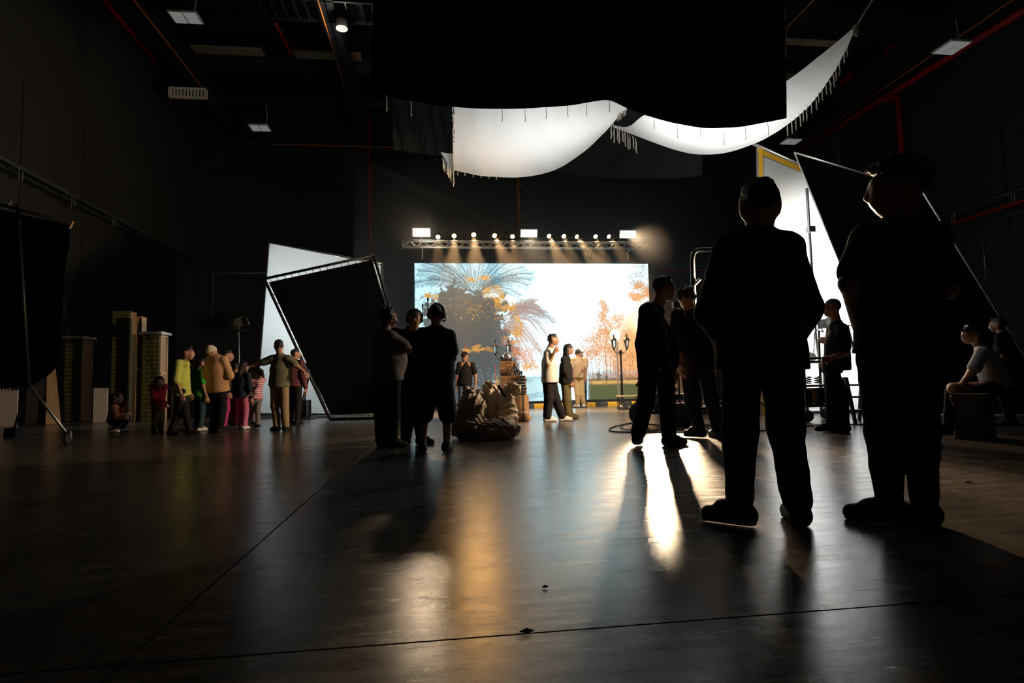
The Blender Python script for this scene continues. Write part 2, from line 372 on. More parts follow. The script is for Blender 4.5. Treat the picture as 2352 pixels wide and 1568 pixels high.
# ------------------------------------------------------------------ the LED screen with its picture
YS = 20.0
sc = [aty(952, 605, YS), aty(1488, 605, YS)]
sx0, sx1 = sc[0][0], sc[1][0]; sz1 = (sc[0][2]+sc[1][2])/2; sz0 = aty(1220, 921, YS)[2]; sz0 = max(sz0, .12)
NX, NY = 536, 313
X, Yp = np.meshgrid(np.linspace(952, 1488, NX), np.linspace(605, 918, NY))
def vnoise(x, y, s, seed):
    r = np.random.default_rng(seed); G = r.random((64, 64)); x = x/s; y = y/s
    xi = np.floor(x).astype(int); yi = np.floor(y).astype(int); fx = x-xi; fy = y-yi
    fx = fx*fx*(3-2*fx); fy = fy*fy*(3-2*fy); g = lambda a, b: G[b % 64, a % 64]
    return (g(xi, yi)*(1-fx)+g(xi+1, yi)*fx)*(1-fy)+(g(xi, yi+1)*(1-fx)+g(xi+1, yi+1)*fx)*fy
def fbm(x, y, s, seed): return sum(vnoise(x, y, s/2**k, seed+k)*.5**(k+1) for k in range(4))/.9375
def sm(a, b, v): t = np.clip((v-a)/(b-a), 0, 1); return t*t*(3-2*t)
IMG = np.ones((NY, NX, 3))
def over(mask, col):
    global IMG
    IMG = IMG*(1-mask[..., None]) + mask[..., None]*np.array(lin([c/255 for c in col]))
IMG *= np.array([1.08, 1.80, 2.05])
def bright(mask, lincol):
    global IMG
    IMG = IMG*(1-mask[..., None]) + mask[..., None]*np.array(lincol)
def splat(xs, ys, cols, rad, alpha=.85):
    xi = np.round(xs-952).astype(int); yi = np.round(ys-605).astype(int); R = int(math.ceil(rad))
    for oy in range(-R, R+1):
        for ox in range(-R, R+1):
            dd = math.hypot(ox, oy)
            if dd > rad+.3: continue
            x = xi+ox; y = yi+oy; k = (x >= 0) & (x < NX) & (y >= 0) & (y < NY); al = alpha*(1 if dd < rad-.4 else .6)
            IMG[y[k], x[k]] = IMG[y[k], x[k]]*(1-al)+al*cols[k]
def leafc(n, cols, j=.18):
    C_ = np.array([lin([v/255 for v in c]) for c in cols]); return C_[RNG.integers(0, len(cols), n)]*(1+RNG.uniform(-j, j, (n, 1)))
def cluster(cx, cy, rx, ry, n, cols, rad=.8, alpha=.85, lumps=7):
    k = RNG.integers(0, lumps, n); a = RNG.uniform(0, 6.28, lumps); q = np.sqrt(RNG.uniform(0, 1, lumps))
    lx_, ly_ = cx+rx*q*np.cos(a), cy+ry*q*np.sin(a)
    splat(lx_[k]+RNG.normal(0, rx*.26, n), ly_[k]+RNG.normal(0, ry*.26, n), leafc(n, cols), rad, alpha)
n1 = fbm(X, Yp, 40, 3); n2 = fbm(X, Yp, 12, 9)
over(sm(1150, 960, X)*sm(760, 640, Yp)*.7, (176, 216, 228))
# evening glow at right
dg = np.hypot((X-1480)/120, (Yp-800)/130)
bright(sm(1.2, .35, dg)*.97, (1.25, .60, .20))
bright(sm(.5, .0, np.hypot((X-1478)/100, (Yp-740)/85)), (2.2, 1.9, 1.25))
bright(sm(.7, .1, np.hypot((X-1430)/70, (Yp-850)/36))*.6, (1.3, .55, .18))
# ground
over(sm(858, 866, Yp)*sm(1345, 1180, X), (196, 228, 235))
over(sm(.52, .60, fbm(X*.25, Yp, 6, 17))*sm(860, 872, Yp)*sm(1300, 1230, X)*.55, (130, 184, 192))
cluster(1400, 820, 95, 36, 900, [(238, 160, 84), (226, 140, 70), (245, 185, 110)], 1.4, .75, 14)
over(sm(846, 862, Yp+18*(n1-.5))*sm(1325, 1350, X)*.75, (190, 112, 62))
over(sm(866, 874, Yp+5*(n2-.5))*sm(1328, 1345, X), (104, 96, 62))
over(sm(880, 888, Yp)*sm(1330, 1345, X), (92, 100, 60))
over(sm(874, 877, Yp)*sm(885, 879, Yp+8*(n1-.5))*sm(1335, 1350, X)*.85, (236, 190, 112))
# trees in the glow
for k in range(34):
    x0 = 1325+k*4.9+random.uniform(-2, 2); wv = random.choice([.5, .7, 1.1]); tp_ = random.uniform(800, 835)
    over((np.abs(X-x0-random.uniform(-.08, .08)*(Yp-860)) < wv)*sm(tp_, tp_+25, Yp)*sm(880, 873, Yp)*.75, (176, 96, 54))
over((np.abs(X-1378-.05*(870-Yp)-2*np.sin(Yp*.06)) < 1.5)*(Yp > 765)*(Yp < 888)*.7, (176, 108, 66))
OR = [(240, 170, 104), (226, 150, 92), (248, 190, 128), (210, 140, 96)]
for (cx_, cy_, rx_, ry_, n_) in ((1376, 715, 13, 22, 420), (1386, 750, 30, 32, 1300), (1362, 782, 34, 26, 900), (1402, 790, 36, 30, 900), (1345, 815, 34, 22, 650), (1440, 830, 50, 24, 800), (1318, 838, 22, 18, 260)):
    cluster(cx_, cy_, rx_, ry_, n_, OR, 1., .92, 12)
cluster(1462, 672, 26, 18, 900, [(246, 178, 110), (236, 160, 96)], 1.2, .9, 8); cluster(1478, 720, 18, 40, 500, [(248, 190, 120)], 1.4, .8, 8)
cluster(1470, 640, 26, 34, 420, [(176, 160, 150), (200, 170, 140), (150, 150, 150)], .8, .95, 12); cluster(1432, 640, 20, 26, 60, [(190, 190, 185)], .6, .6, 5)
cluster(1400, 862, 84, 9, 420, [(150, 190, 205), (96, 118, 128), (210, 222, 224), (180, 150, 120)], 1., .75, 22)
for cx_, h_ in ((1362, 14), (1380, 10), (1462, 16), (1478, 14)): cluster(cx_, 872-h_/2, 5, h_/2, 160, [(88, 84, 70), (104, 92, 74)], 1., .7, 4)
cluster(1300, 862, 40, 12, 260, [(150, 122, 100), (170, 150, 130)], .9, .6, 9); cluster(1245, 866, 34, 7, 200, [(140, 170, 172), (170, 190, 190)], .9, .6, 9)
# palm and big dark tree at left
palm = np.zeros_like(X)
def stroke(arr, pts, w, val=1.):
    for (ax, ay), (bx, by) in zip(pts[:-1], pts[1:]):
        x0, x1 = int(min(ax, bx)-952-3), int(max(ax, bx)-952+4); y0, y1 = int(min(ay, by)-605-3), int(max(ay, by)-605+4)
        x0, y0 = max(x0, 0), max(y0, 0); x1, y1 = min(x1, NX), min(y1, NY)
        if x1 <= x0 or y1 <= y0: continue
        xx = X[y0:y1, x0:x1]; yy = Yp[y0:y1, x0:x1]; dx, dy = bx-ax, by-ay; L2 = dx*dx+dy*dy+1e-6
        t = np.clip(((xx-ax)*dx+(yy-ay)*dy)/L2, 0, 1); q = np.hypot(xx-ax-t*dx, yy-ay-t*dy)
        arr[y0:y1, x0:x1] = np.maximum(arr[y0:y1, x0:x1], val*np.clip(w+.5-q, 0, 1))
def frond(arr, base, tip, sag, ll, n=26):
    P = []
    for k in range(n+1):
        t = k/n; P.append((base[0]+(tip[0]-base[0])*t, base[1]+(tip[1]-base[1])*t - sag*math.sin(math.pi*t*.85)))
    stroke(arr, P, .9)
    for k in range(4, n):
        tx, ty = P[k+1][0]-P[k-1][0], P[k+1][1]-P[k-1][1]; l = math.hypot(tx, ty)+1e-6; tx /= l; ty /= l
        L = ll*(1-.7*abs(k/n-.4))
        for s in (-1, 1):
            for j in range(2):
                f = random.uniform(.6, 1.15); ex = P[k][0]+L*f*(tx*.85-s*ty*.55); ey = P[k][1]+L*f*(ty*.85+s*tx*.55)+L*.15
                stroke(arr, [P[k], (ex, ey)], .45, .95)
for tip, sag, ll in (((1216, 640), 22, 26), ((1198, 622), 18, 24), ((1205, 668), 26, 24), ((1188, 690), 24, 24), ((1150, 600), 10, 24), ((1100, 594), 4, 22), ((1045, 598), 8, 22), ((1000, 606), 14, 26), ((960, 632), 20, 26), ((950, 662), 24, 26), ((1015, 618), 14, 24), ((1125, 598), 6, 22), ((1212, 655), 24, 22), ((972, 612), 18, 24), ((1170, 606), 14, 24), ((1070, 596), 6, 22), ((1180, 640), 16, 24), ((985, 650), 16, 24)):
    frond(palm, (1085, 676), tip, sag, ll)
over(np.clip(palm*1.1, 0, 1), (78, 104, 116))
d = np.hypot((X-1058)/106, (Yp-800)/140); md = d+.34*(fbm(X, Yp, 30, 51)-.5)*2+.22*(fbm(X, Yp, 8, 55)-.5)*2
over(sm(1.10, .96, md), (86, 98, 100))
over(sm(.98, .6, md)*.9, (76, 84, 88))
cluster(1020, 700, 60, 30, 1100, [(62, 82, 72), (74, 96, 86), (58, 70, 66)], .9, .5, 16)
cluster(1100, 720, 50, 50, 900, [(70, 84, 66), (84, 96, 70), (60, 72, 70)], .9, .5, 14)
cluster(1080, 840, 80, 50, 500, [(96, 104, 108), (110, 116, 116)], .9, .4, 16)
red = np.zeros_like(X)
for base, tip, sag in (((1145, 715), (1262, 756), 30), ((1150, 735), (1250, 800), 44), ((1140, 745), (1236, 846), 50), ((1135, 750), (1215, 862), 44), ((1130, 765), (1226, 828), 44), ((1150, 730), (1218, 700), 12), ((1150, 725), (1240, 728), 20), ((1130, 790), (1200, 858), 32)):
    frond(red, base, tip, sag, 26, 34)
over(np.clip(red*1.05, 0, 1)*sm(1120, 1170, X), (200, 128, 100))
over(red*.8*sm(1200, 1150, X)*sm(1110, 1140, X), (140, 108, 108))
over(red*.7*sm(760, 720, Yp), (108, 108, 118))
YL = [(228, 160, 50), (240, 180, 74), (206, 138, 44), (222, 170, 90)]
for (cx_, cy_, rx_, ry_, n_) in ((1092, 638, 22, 9, 240), (1122, 668, 18, 13, 300), (1136, 688, 16, 16, 340), (1160, 704, 16, 10, 220), (986, 679, 14, 7, 200), (1090, 796, 14, 7, 170), (1178, 752, 11, 20, 260), (1068, 800, 10, 5, 70), (1118, 800, 16, 5, 70), (1150, 720, 30, 30, 120), (1060, 700, 70, 40, 120), (1170, 775, 20, 14, 220)):
    cluster(cx_, cy_, rx_, ry_, n_, YL, .9, .9, 8)
cluster(1196, 812, 26, 24, 500, [(236, 150, 92), (222, 128, 88), (246, 180, 120)], .9, .7, 12); cluster(1206, 846, 22, 12, 260, [(246, 186, 104), (236, 160, 84)], .9, .8, 8); cluster(1108, 866, 50, 26, 160, [(190, 205, 200), (160, 180, 180)], .7, .7, 12)
over((np.abs(X-1127) < 1.1)*(Yp > 835)*(Yp < 890)*.8, (190, 76, 66)); over((np.abs(X-1063) < 1.2)*(Yp > 788)*(Yp < 812)*.8, (200, 66, 66))
cluster(1133, 874, 5, 16, 90, [(205, 150, 60)], .9, .8, 6)
over(sm(862, 905, Yp)*sm(1175, 1125, X)*.6, (72, 78, 84))
# lamp with a globe inside the picture
over((np.abs(X-1407) < 2.6)*(Yp > 784)*(Yp < 912)*.8, (150, 122, 104))
bright(sm(1.1, .85, np.hypot((X-1403)/12.5, (Yp-772)/14.5)), (1.9, 1.6, 1.1))
IMG *= (1+.7*sm(.95, 1.5, IMG.min(-1)))[..., None]
# the screen mesh: one colour per grid point
gx = np.linspace(sx0, sx1, NX); gz = np.linspace(sz1, sz0, NY)
GX, GZ = np.meshgrid(gx, gz)
V = np.stack([GX, np.full_like(GX, YS), GZ], -1).reshape(-1, 3)
ii, jj = np.meshgrid(np.arange(NX-1), np.arange(NY-1)); q0 = (jj*NX+ii).ravel()
Q = np.stack([q0, q0+NX, q0+NX+1, q0+1], -1)
scr = empty('led_screen', ((sx0+sx1)/2, YS, 0), 'huge bright LED wall showing a sunlit park with palm trees', 'screen')
def screen_mat():
    m = bpy.data.materials.new('led_picture'); m.use_nodes = True; N = m.node_tree.nodes; N.remove(N['Principled BSDF'])
    a = N.new('ShaderNodeAttribute'); a.attribute_name = 'picture'; e = N.new('ShaderNodeEmission'); e.inputs[1].default_value = 1.0
    m.node_tree.links.new(a.outputs['Color'], e.inputs[0]); m.node_tree.links.new(e.outputs[0], N['Material Output'].inputs['Surface']); return m
so = mk('picture_panel', V, Q, screen_mat(), scr)
ca = so.data.color_attributes.new('picture', 'FLOAT_COLOR', 'POINT')
ca.data.foreach_set('color', np.concatenate([IMG.reshape(-1, 3), np.ones((NX*NY, 1))], 1).astype(np.float32).ravel())
cx = (sx0+sx1)/2; wz = sx1-sx0
MB().box((cx, YS+.14, sz1+.06), (wz+.3, .24, .14)).build('top_frame', M['dmetal'], scr)
MB().box((cx, YS+.16, (sz0+sz1)/2), (wz+.1, .24, sz1-sz0+.1)).build('cabinet', M['dmetal'], scr)
MB().box((cx, YS+.14, (sz0)/2), (wz+.2, .3, sz0)).build('base', M['dmetal'], scr)
# ------------------------------------------------------------------ truss and its lamps
YT = 19.7
ta, tb = aty(924, 562, YT), aty(1486, 563, YT)
zt = (ta[2]+tb[2])/2; x0, x1 = ta[0], tb[0]; th = .17
tr = empty('lighting_truss', (cx, YT, zt), 'silver lattice truss spanning above the LED wall', 'truss')
chords = [(-.1, -.1), (.1, -.1), (-.1, .1), (.1, .1)]
for dy, dz in chords: MB().tube((x0, YT+dy, zt+dz), (x1, YT+dy, zt+dz), .022, 8).build('chord', M['alu'], tr, True)
nb = 36; bw = (x1-x0)/nb
dgl = math.hypot(bw, .2); br = MB().tube((-dgl/2, 0, 0), (dgl/2, 0, 0), .011, 6); 
bme = bpy.data.meshes.new('truss_brace'); bme.from_pydata(br.V, [], br.F); bme.materials.append(M['alu'])
for k in range(nb):
    s = 1 if k % 2 else -1; xm = x0+(k+.5)*bw
    for dy in (-.1, .1):
        inst(bme, 'brace', tr, (xm, YT+dy, zt), rot=(0, s*math.atan2(.2, bw), 0))
for x in (x0+.02, x0+1.5, x0+4.1, x0+6.6, x1-.02):
    for dy in (-.1, .1): MB().tube((x, YT+dy, zt-.1), (x, YT+dy, zt+.1), .016, 6).build('upright', M['alu'], tr)
for px in (970, 1444):
    a = aty(px, 580, YT+.3); MB().path([(a[0], YT+.1, zt-.1), (a[0], YS+.13, zt-.1), (a[0], YS+.14, zt-.13), (a[0], YS+.14, sz1+.125)], .03, 8).build('support_post', M['alu'], tr, True)
warm = (1, .78, .50)
PANELS = [(968, 534, 'left'), (1215, 536, 'centre'), (1442, 538, 'right')]
EMP = {'left': emis('panel_glow', (1, .84, .62), 48.0), 'centre': emis('panel_glow', (1, .86, .66), 7.0), 'right': emis('panel_glow', (1, .88, .7), 3.5)}
EMB = [emis('bulb_glow', (1, .60, .24), v) for v in (10, 42)]
CAMD = np.array([0, -1, -.26]); CAMD = CAMD/np.linalg.norm(CAMD)
lamp_pos = {}
for px, py, nm in PANELS:
    c = aty(px, py, YT); r = empty('panel_lamp', (c[0], YT, zt+.1), 'bright rectangular film lamp on the truss, %s one of three' % nm, 'lamp', 'rectangular lamps on the truss')
    tgt = np.array([1.5, 0, 0]) if nm != 'right' else np.array([0, 3, 0])
    dv = np.array([0, -1, -.3]); dv = dv/np.linalg.norm(dv); A = [np.array([1., 0, 0]), np.cross(dv, [1., 0, 0]), dv]
    w, h = .56, .25
    MB().box(c-dv*.1, (w+.08, h+.08, .16), A).build('housing', M['dmetal'], r)
    MB().box(c-dv*.005, (w, h, .03), A).build('lit_face', EMP[nm], r)
    MB().tube(c-np.array([0, 0, .15]), (c[0], YT, zt+.1), .02, 6).build('stem', M['dmetal'], r)
    MB().path([c+np.array([-.34, .1, 0]), c+np.array([-.34, .1, -.2]), c+np.array([.34, .1, -.2]), c+np.array([.34, .1, 0])], .015, 6).build('yoke', M['dmetal'], r)
    lamp_pos[nm] = (c+dv*.06, r)
BULBS = [(1006, 544), (1043, 541.5), (1088, 539), (1136, 541), (1177, 543), (1261, 542), (1295, 542.5), (1325, 543.5), (1368, 543), (1398.5, 543)]
for k, (px, py) in enumerate(BULBS):
    c = aty(px, py, YT); tilt = (.0, -.05, 0, .25, 0, .2, .1, .35, .05, .3)[k]
    dv = _n([tilt, -.75, -.55]); A = axes_to(dv)
    r = empty('par_lamp', (c[0], YT, zt+.1), 'round warm spotlight on the truss, number %s from the left' % ('one two three four five six seven eight nine ten'.split()[k]), 'spotlight', 'round spotlights on the truss')
    MB().lathe(c-dv*.2, [(.05, 0), (.08, .03), (.085, .19), (.09, .2), (.075, .2), (.07, .17)], 16, A).build('can', M['dmetal'], r, True)
    MB().lathe(c-dv*.02, [(.01, -.02), (.07, 0), (.075, .02), (.05, .045), (.012, .055)], 16, A).build('lit_lens', EMB[1 if k in (2, 3) else 0], r, True)
    MB().tube(c-np.array([0, 0, .08]), (c[0], YT, zt+.1), .015, 6).build('stem', M['dmetal'], r)
    e = lamp('spotlight_beam', 'SPOT', c+dv*.09, (4200 if k in (1, 2, 3, 7, 5) else 1500), (1, .58, .25), c+_n([tilt, -.5, -.9])*3, spot_size=.6, spot_blend=.7, shadow_soft_size=.06)
    e.parent = r; e.location = [float(v) for v in (c+dv*.09-WL[r])]
    if k == 2:
        e = lamp('spotlight_throw', 'SPOT', c+dv*.1, 230, (1, .50, .14), (.1, 1.2, 0), spot_size=.2, spot_blend=.8, shadow_soft_size=.08); e.parent = r; e.location = [float(v) for v in (c+dv*.1-WL[r])]
# light thrown by the three panels
for nm, en, tg, sz in (('left', 240, (-.3, 1.6, 0), .7), ('centre', 1200, (3.2, 15.2, 0), 1.1), ('right', 4300, (7.0, 5.0, 0), .62)):
    c, r = lamp_pos[nm]
    e = lamp('panel_light', 'SPOT', c, en, (1, .70, .42), tg, spot_size=sz, spot_blend=1., shadow_soft_size=.14)
    e.parent = r; e.location = [float(v) for v in (c-WL[r])]
# ------------------------------------------------------------------ figures: distance fields meshed by surface nets
def surfnet(fn, lo, hi, h):
    lo = np.array(lo, float); n = np.maximum(np.ceil((np.array(hi)-lo)/h).astype(int)+1, 3)
    g = [lo[i]+h*np.arange(n[i]) for i in range(3)]
    P = np.stack(np.meshgrid(*g, indexing='ij'), -1).reshape(-1, 3)
    Fv = fn(P).reshape(n)
    ins = Fv < 0
    acc = np.zeros((n[0]-1, n[1]-1, n[2]-1, 3)); cnt = np.zeros((n[0]-1, n[1]-1, n[2]-1))
    def sl(a, o): return a[o[0]:o[0]+n[0]-1, o[1]:o[1]+n[1]-1, o[2]:o[2]+n[2]-1]
    for ax in range(3):
        o1, o2 = [k for k in range(3) if k != ax]
        for i in (0, 1):
            for j in (0, 1):
                oa = [0, 0, 0]; oa[o1] = i; oa[o2] = j; ob = list(oa); ob[ax] = 1
                fa, fb = sl(Fv, oa), sl(Fv, ob); c = (fa < 0) != (fb < 0)
                t = np.where(c, fa/np.where(c, fa-fb, 1), 0)
                v = np.zeros(acc.shape); v[..., o1] = i; v[..., o2] = j; v[..., ax] = t
                acc += v*c[..., None]; cnt += c
    m = cnt > 0
    idx = -np.ones(cnt.shape, int); idx[m] = np.arange(m.sum())
    cell = np.stack(np.nonzero(m), -1)
    V = lo + h*(cell + acc[m]/cnt[m][:, None])
    Q = []
    for ax in range(3):
        o1, o2 = (ax+1) % 3, (ax+2) % 3
        a = [slice(None)]*3; b = [slice(None)]*3; a[ax] = slice(0, n[ax]-1); b[ax] = slice(1, n[ax])
        for k in (o1, o2): a[k] = slice(1, n[k]-1); b[k] = slice(1, n[k]-1)
        A, B = ins[tuple(a)], ins[tuple(b)]
        for cond, flip in ((A & ~B, False), (~A & B, True)):
            e = np.stack(np.nonzero(cond), -1)
            if not len(e): continue
            e = e.copy(); e[:, o1] += 1; e[:, o2] += 1
            def c(d1, d2):
                q = e.copy(); q[:, o1] -= d1; q[:, o2] -= d2; return idx[q[:, 0], q[:, 1], q[:, 2]]
            f = np.stack([c(1, 1), c(0, 1), c(0, 0), c(1, 0)], -1)
            Q.append(f[:, ::-1] if flip else f)
    return V, (np.concatenate(Q) if Q else np.zeros((0, 4), int))
def cap(a, b, ra, rb=None, fr=None, sq=1.):
    a = np.array(a, float); b = np.array(b, float); rb = ra if rb is None else rb; ab = b-a; L2 = float(ab @ ab)+1e-9
    m = max(ra, rb)*max(1, sq); box = (np.minimum(a, b)-m, np.maximum(a, b)+m)
    def f(P):
        t = np.clip(((P-a) @ ab)/L2, 0, 1); q = P-a-t[:, None]*ab; r = ra+(rb-ra)*t
        if fr is not None: q = q + np.outer(q @ fr, fr)*(1/sq-1)
        return np.sqrt((q*q).sum(1))-r
    f.box = box; return f
def ell(c, A, R):
    c = np.array(c, float); A = np.array(A, float); R = np.array(R, float); m = R.max()
    def f(P):
        q = (P-c) @ A.T/R; k = np.sqrt((q*q).sum(1)); return (k-1)*R.min()
    f.box = (c-m, c+m); return f
def smin(a, b, k):
    h = np.maximum(k-np.abs(a-b), 0)/k; return np.minimum(a, b)-h*h*k*.25
def sdf(prims, k=.03, cuts=(), wr=0., wf=30., seed=0.):
    lo = np.min([p.box[0] for p in prims], 0)-.03; hi = np.max([p.box[1] for p in prims], 0)+.03
    def fn(P):
        d = prims[0](P)
        for p in prims[1:]: d = smin(d, p(P), k)
        if wr:
            w = np.sin(P[:, 0]*wf+2*np.sin(P[:, 2]*wf*.6+seed))*np.sin(P[:, 2]*wf*1.1+1.7*np.sin(P[:, 1]*wf*.7+seed*2)+seed)
            w2 = np.sin((P[:, 0]*.8+P[:, 1]*.6)*wf*.45+seed*3+3*np.sin(P[:, 2]*wf*.3)); d = d+wr*(w*.6+w2*.5)
        for c0, nrm in cuts: d = np.maximum(d, (P-c0) @ nrm)
        return d
    return fn, lo, hi
def mesh_sdf(prims, h, k=.03, cuts=(), wr=0., wf=30., seed=0.):
    fn, lo, hi = sdf(prims, k, cuts, wr, wf, seed); return surfnet(fn, lo, hi, h)
def join(parts):
    V = []; Fq = []; n = 0
    for v, f in parts: V.append(v); Fq.append(f+n); n += len(v)
    return np.concatenate(V), np.concatenate(Fq)
UP = np.array([0, 0, 1.])
RIGHT = _n(np.array([R_WC[0][0], R_WC[1][0], 0])); AWAY = np.array([-RIGHT[1], RIGHT[0], 0.])
def facing(deg): a = math.radians(deg); return AWAY*math.cos(a)+RIGHT*math.sin(a)   # 0 = back to the camera, 90 = towards picture right
def rot_about(v, ax, a): v = np.array(v, float); return v*math.cos(a)+np.cross(ax, v)*math.sin(a)+ax*np.dot(ax, v)*(1-math.cos(a))
def hand(W_, d, pn, side, s=1., curl=.5, spread=.1, h=.006):
    """hand at wrist W_, pointing along d, palm facing pn, thumb on side*(d x pn)"""
    d = _n(d); pn = _n(pn-d*np.dot(pn, d)); x = np.cross(d, pn)*side; pr = []
    pr.append(cap(W_-d*.05*s, W_+d*.01*s, .027*s, .025*s, pn, .8))
    for i, o in enumerate((-.028, -.01, .01, .028)):
        k = W_+d*(.085-.004*abs(i-2))*s - x*o*s
        pr.append(cap(W_+d*.015*s-x*o*.6*s, k, .016*s, .0125*s, pn, .85))
        L = (.074, .082, .078, .060)[i]*s; p = k; dd = d - x*o*spread*20*.3; dd = _n(dd)
        ax = np.cross(dd, pn); c = curl*(.7+.12*i)
        for j, f in enumerate((.45, .31, .24)):
            dd = rot_about(dd, ax, c*(.7, 1.0, .8)[j]); q = p+dd*L*f; pr.append(cap(p, q, (.0098-.0008*j)*s, (.009-.001*j)*s)); p = q
    b = W_+d*.025*s+x*.026*s; t1 = b+_n(d*.65+x*.8+pn*.25)*.042*s; t2 = t1+_n(d+x*.25+pn*(.3+.5*curl))*.032*s; t3 = t2+_n(d-x*.1*curl+pn*(.4+.5*curl))*.024*s
    pr += [cap(b, t1, .016*s, .012*s), cap(t1, t2, .0112*s, .0102*s), cap(t2, t3, .0102*s, .0085*s)]
    return mesh_sdf(pr, h, .008*s)
def head_prims(c, f, u, hh, neck):
    s = np.cross(f, u); A = [s, f, u]; P = lambda x, y, z: c+(s*x+f*y+u*z)*hh
    pr = [ell(P(0, -.03, .10), A, np.array([.325, .41, .385])*hh), ell(P(0, .13, -.17), A, np.array([.25, .28, .31])*hh),
          cap(P(-.05, .27, -.39), P(.05, .27, -.39), .09*hh), cap(P(0, .41, .04), P(0, .50, -.13), .035*hh, .058*hh),
          cap(P(-.15, .34, .11), P(.15, .34, .11), .06*hh), cap(P(-.07, .385, -.26), P(.07, .385, -.26), .045*hh),
          ell(P(.15, .30, -.1), A, np.array([.1, .1, .12])*hh), ell(P(-.15, .30, -.1), A, np.array([.1, .1, .12])*hh),
          cap(P(0, -.1, -.28), neck, .225*hh, .25*hh)]
    for sg in (-1, 1): pr.append(ell(P(sg*.335, -.04, -.05), A, np.array([.045, .09, .135])*hh))
    return pr, P, A
def hair_mesh(P, A, c, f, u, hh, style, h, seed):
    sk = lambda m, b=0.: ell(P(0, -.045, .115+b), A, np.array([.345, .43, .40])*hh*m)
    cut = (P(0, .0, .03), _n(-u+f*.62))
    if style == 'short': return mesh_sdf([sk(1.03), cap(P(-.15, .25, .42), P(.15, .2, .44), .09*hh)], h, .05*hh, [cut], .006*hh/.23, 90, seed)
    if style == 'buzz': return mesh_sdf([sk(1.005)], h, .04*hh, [(P(0, .02, .05), _n(-u+f*.62))], .002*hh/.23, 120, seed)
    if style == 'curly': return mesh_sdf([sk(1.10, .02), ell(P(0, .1, .42), A, np.array([.3, .3, .14])*hh)], h, .05*hh, [cut], .016*hh/.23, 75, seed)
    if style == 'bob':
        return mesh_sdf([sk(1.12), cap(P(-.25, -.18, .0), P(-.27, -.2, -.5), .17*hh, .16*hh), cap(P(.25, -.18, .0), P(.27, -.2, -.5), .17*hh, .16*hh), cap(P(0, -.35, 0), P(0, -.38, -.52), .2*hh, .2*hh)], h, .1*hh, [(P(0, .12, .03), _n(-u*.15+f))] if False else [(P(0, .26, .0), _n(f*.9-u*.42))], .008, 70, seed)
    if style == 'long':
        return mesh_sdf([sk(1.12), cap(P(-.22, -.15, .0), P(-.32, -.12, -.95), .2*hh, .16*hh), cap(P(.22, -.15, .0), P(.32, -.12, -.95), .2*hh, .16*hh), cap(P(0, -.35, 0), P(0, -.42, -1.0), .22*hh, .2*hh)], h, .1*hh, [(P(0, .24, .0), _n(f*.9-u*.42))], .010, 60, seed)
    if style == 'tail':
        return mesh_sdf([sk(1.06), ell(P(0, -.5, .22), A, np.array([.14, .14, .14])*hh), cap(P(0, -.55, .2), P(.05, -.7, -.3), .15*hh, .12*hh), cap(P(.05, -.7, -.3), P(.08, -.62, -.75), .13*hh, .05*hh)], h, .06*hh, [cut], .008, 70, seed)
    if style == 'beanie': return mesh_sdf([sk(1.13, .03)], h, .05*hh, [(P(0, .0, .02), _n(-u+f*.45))], .004, 60, seed)
NP = [0]
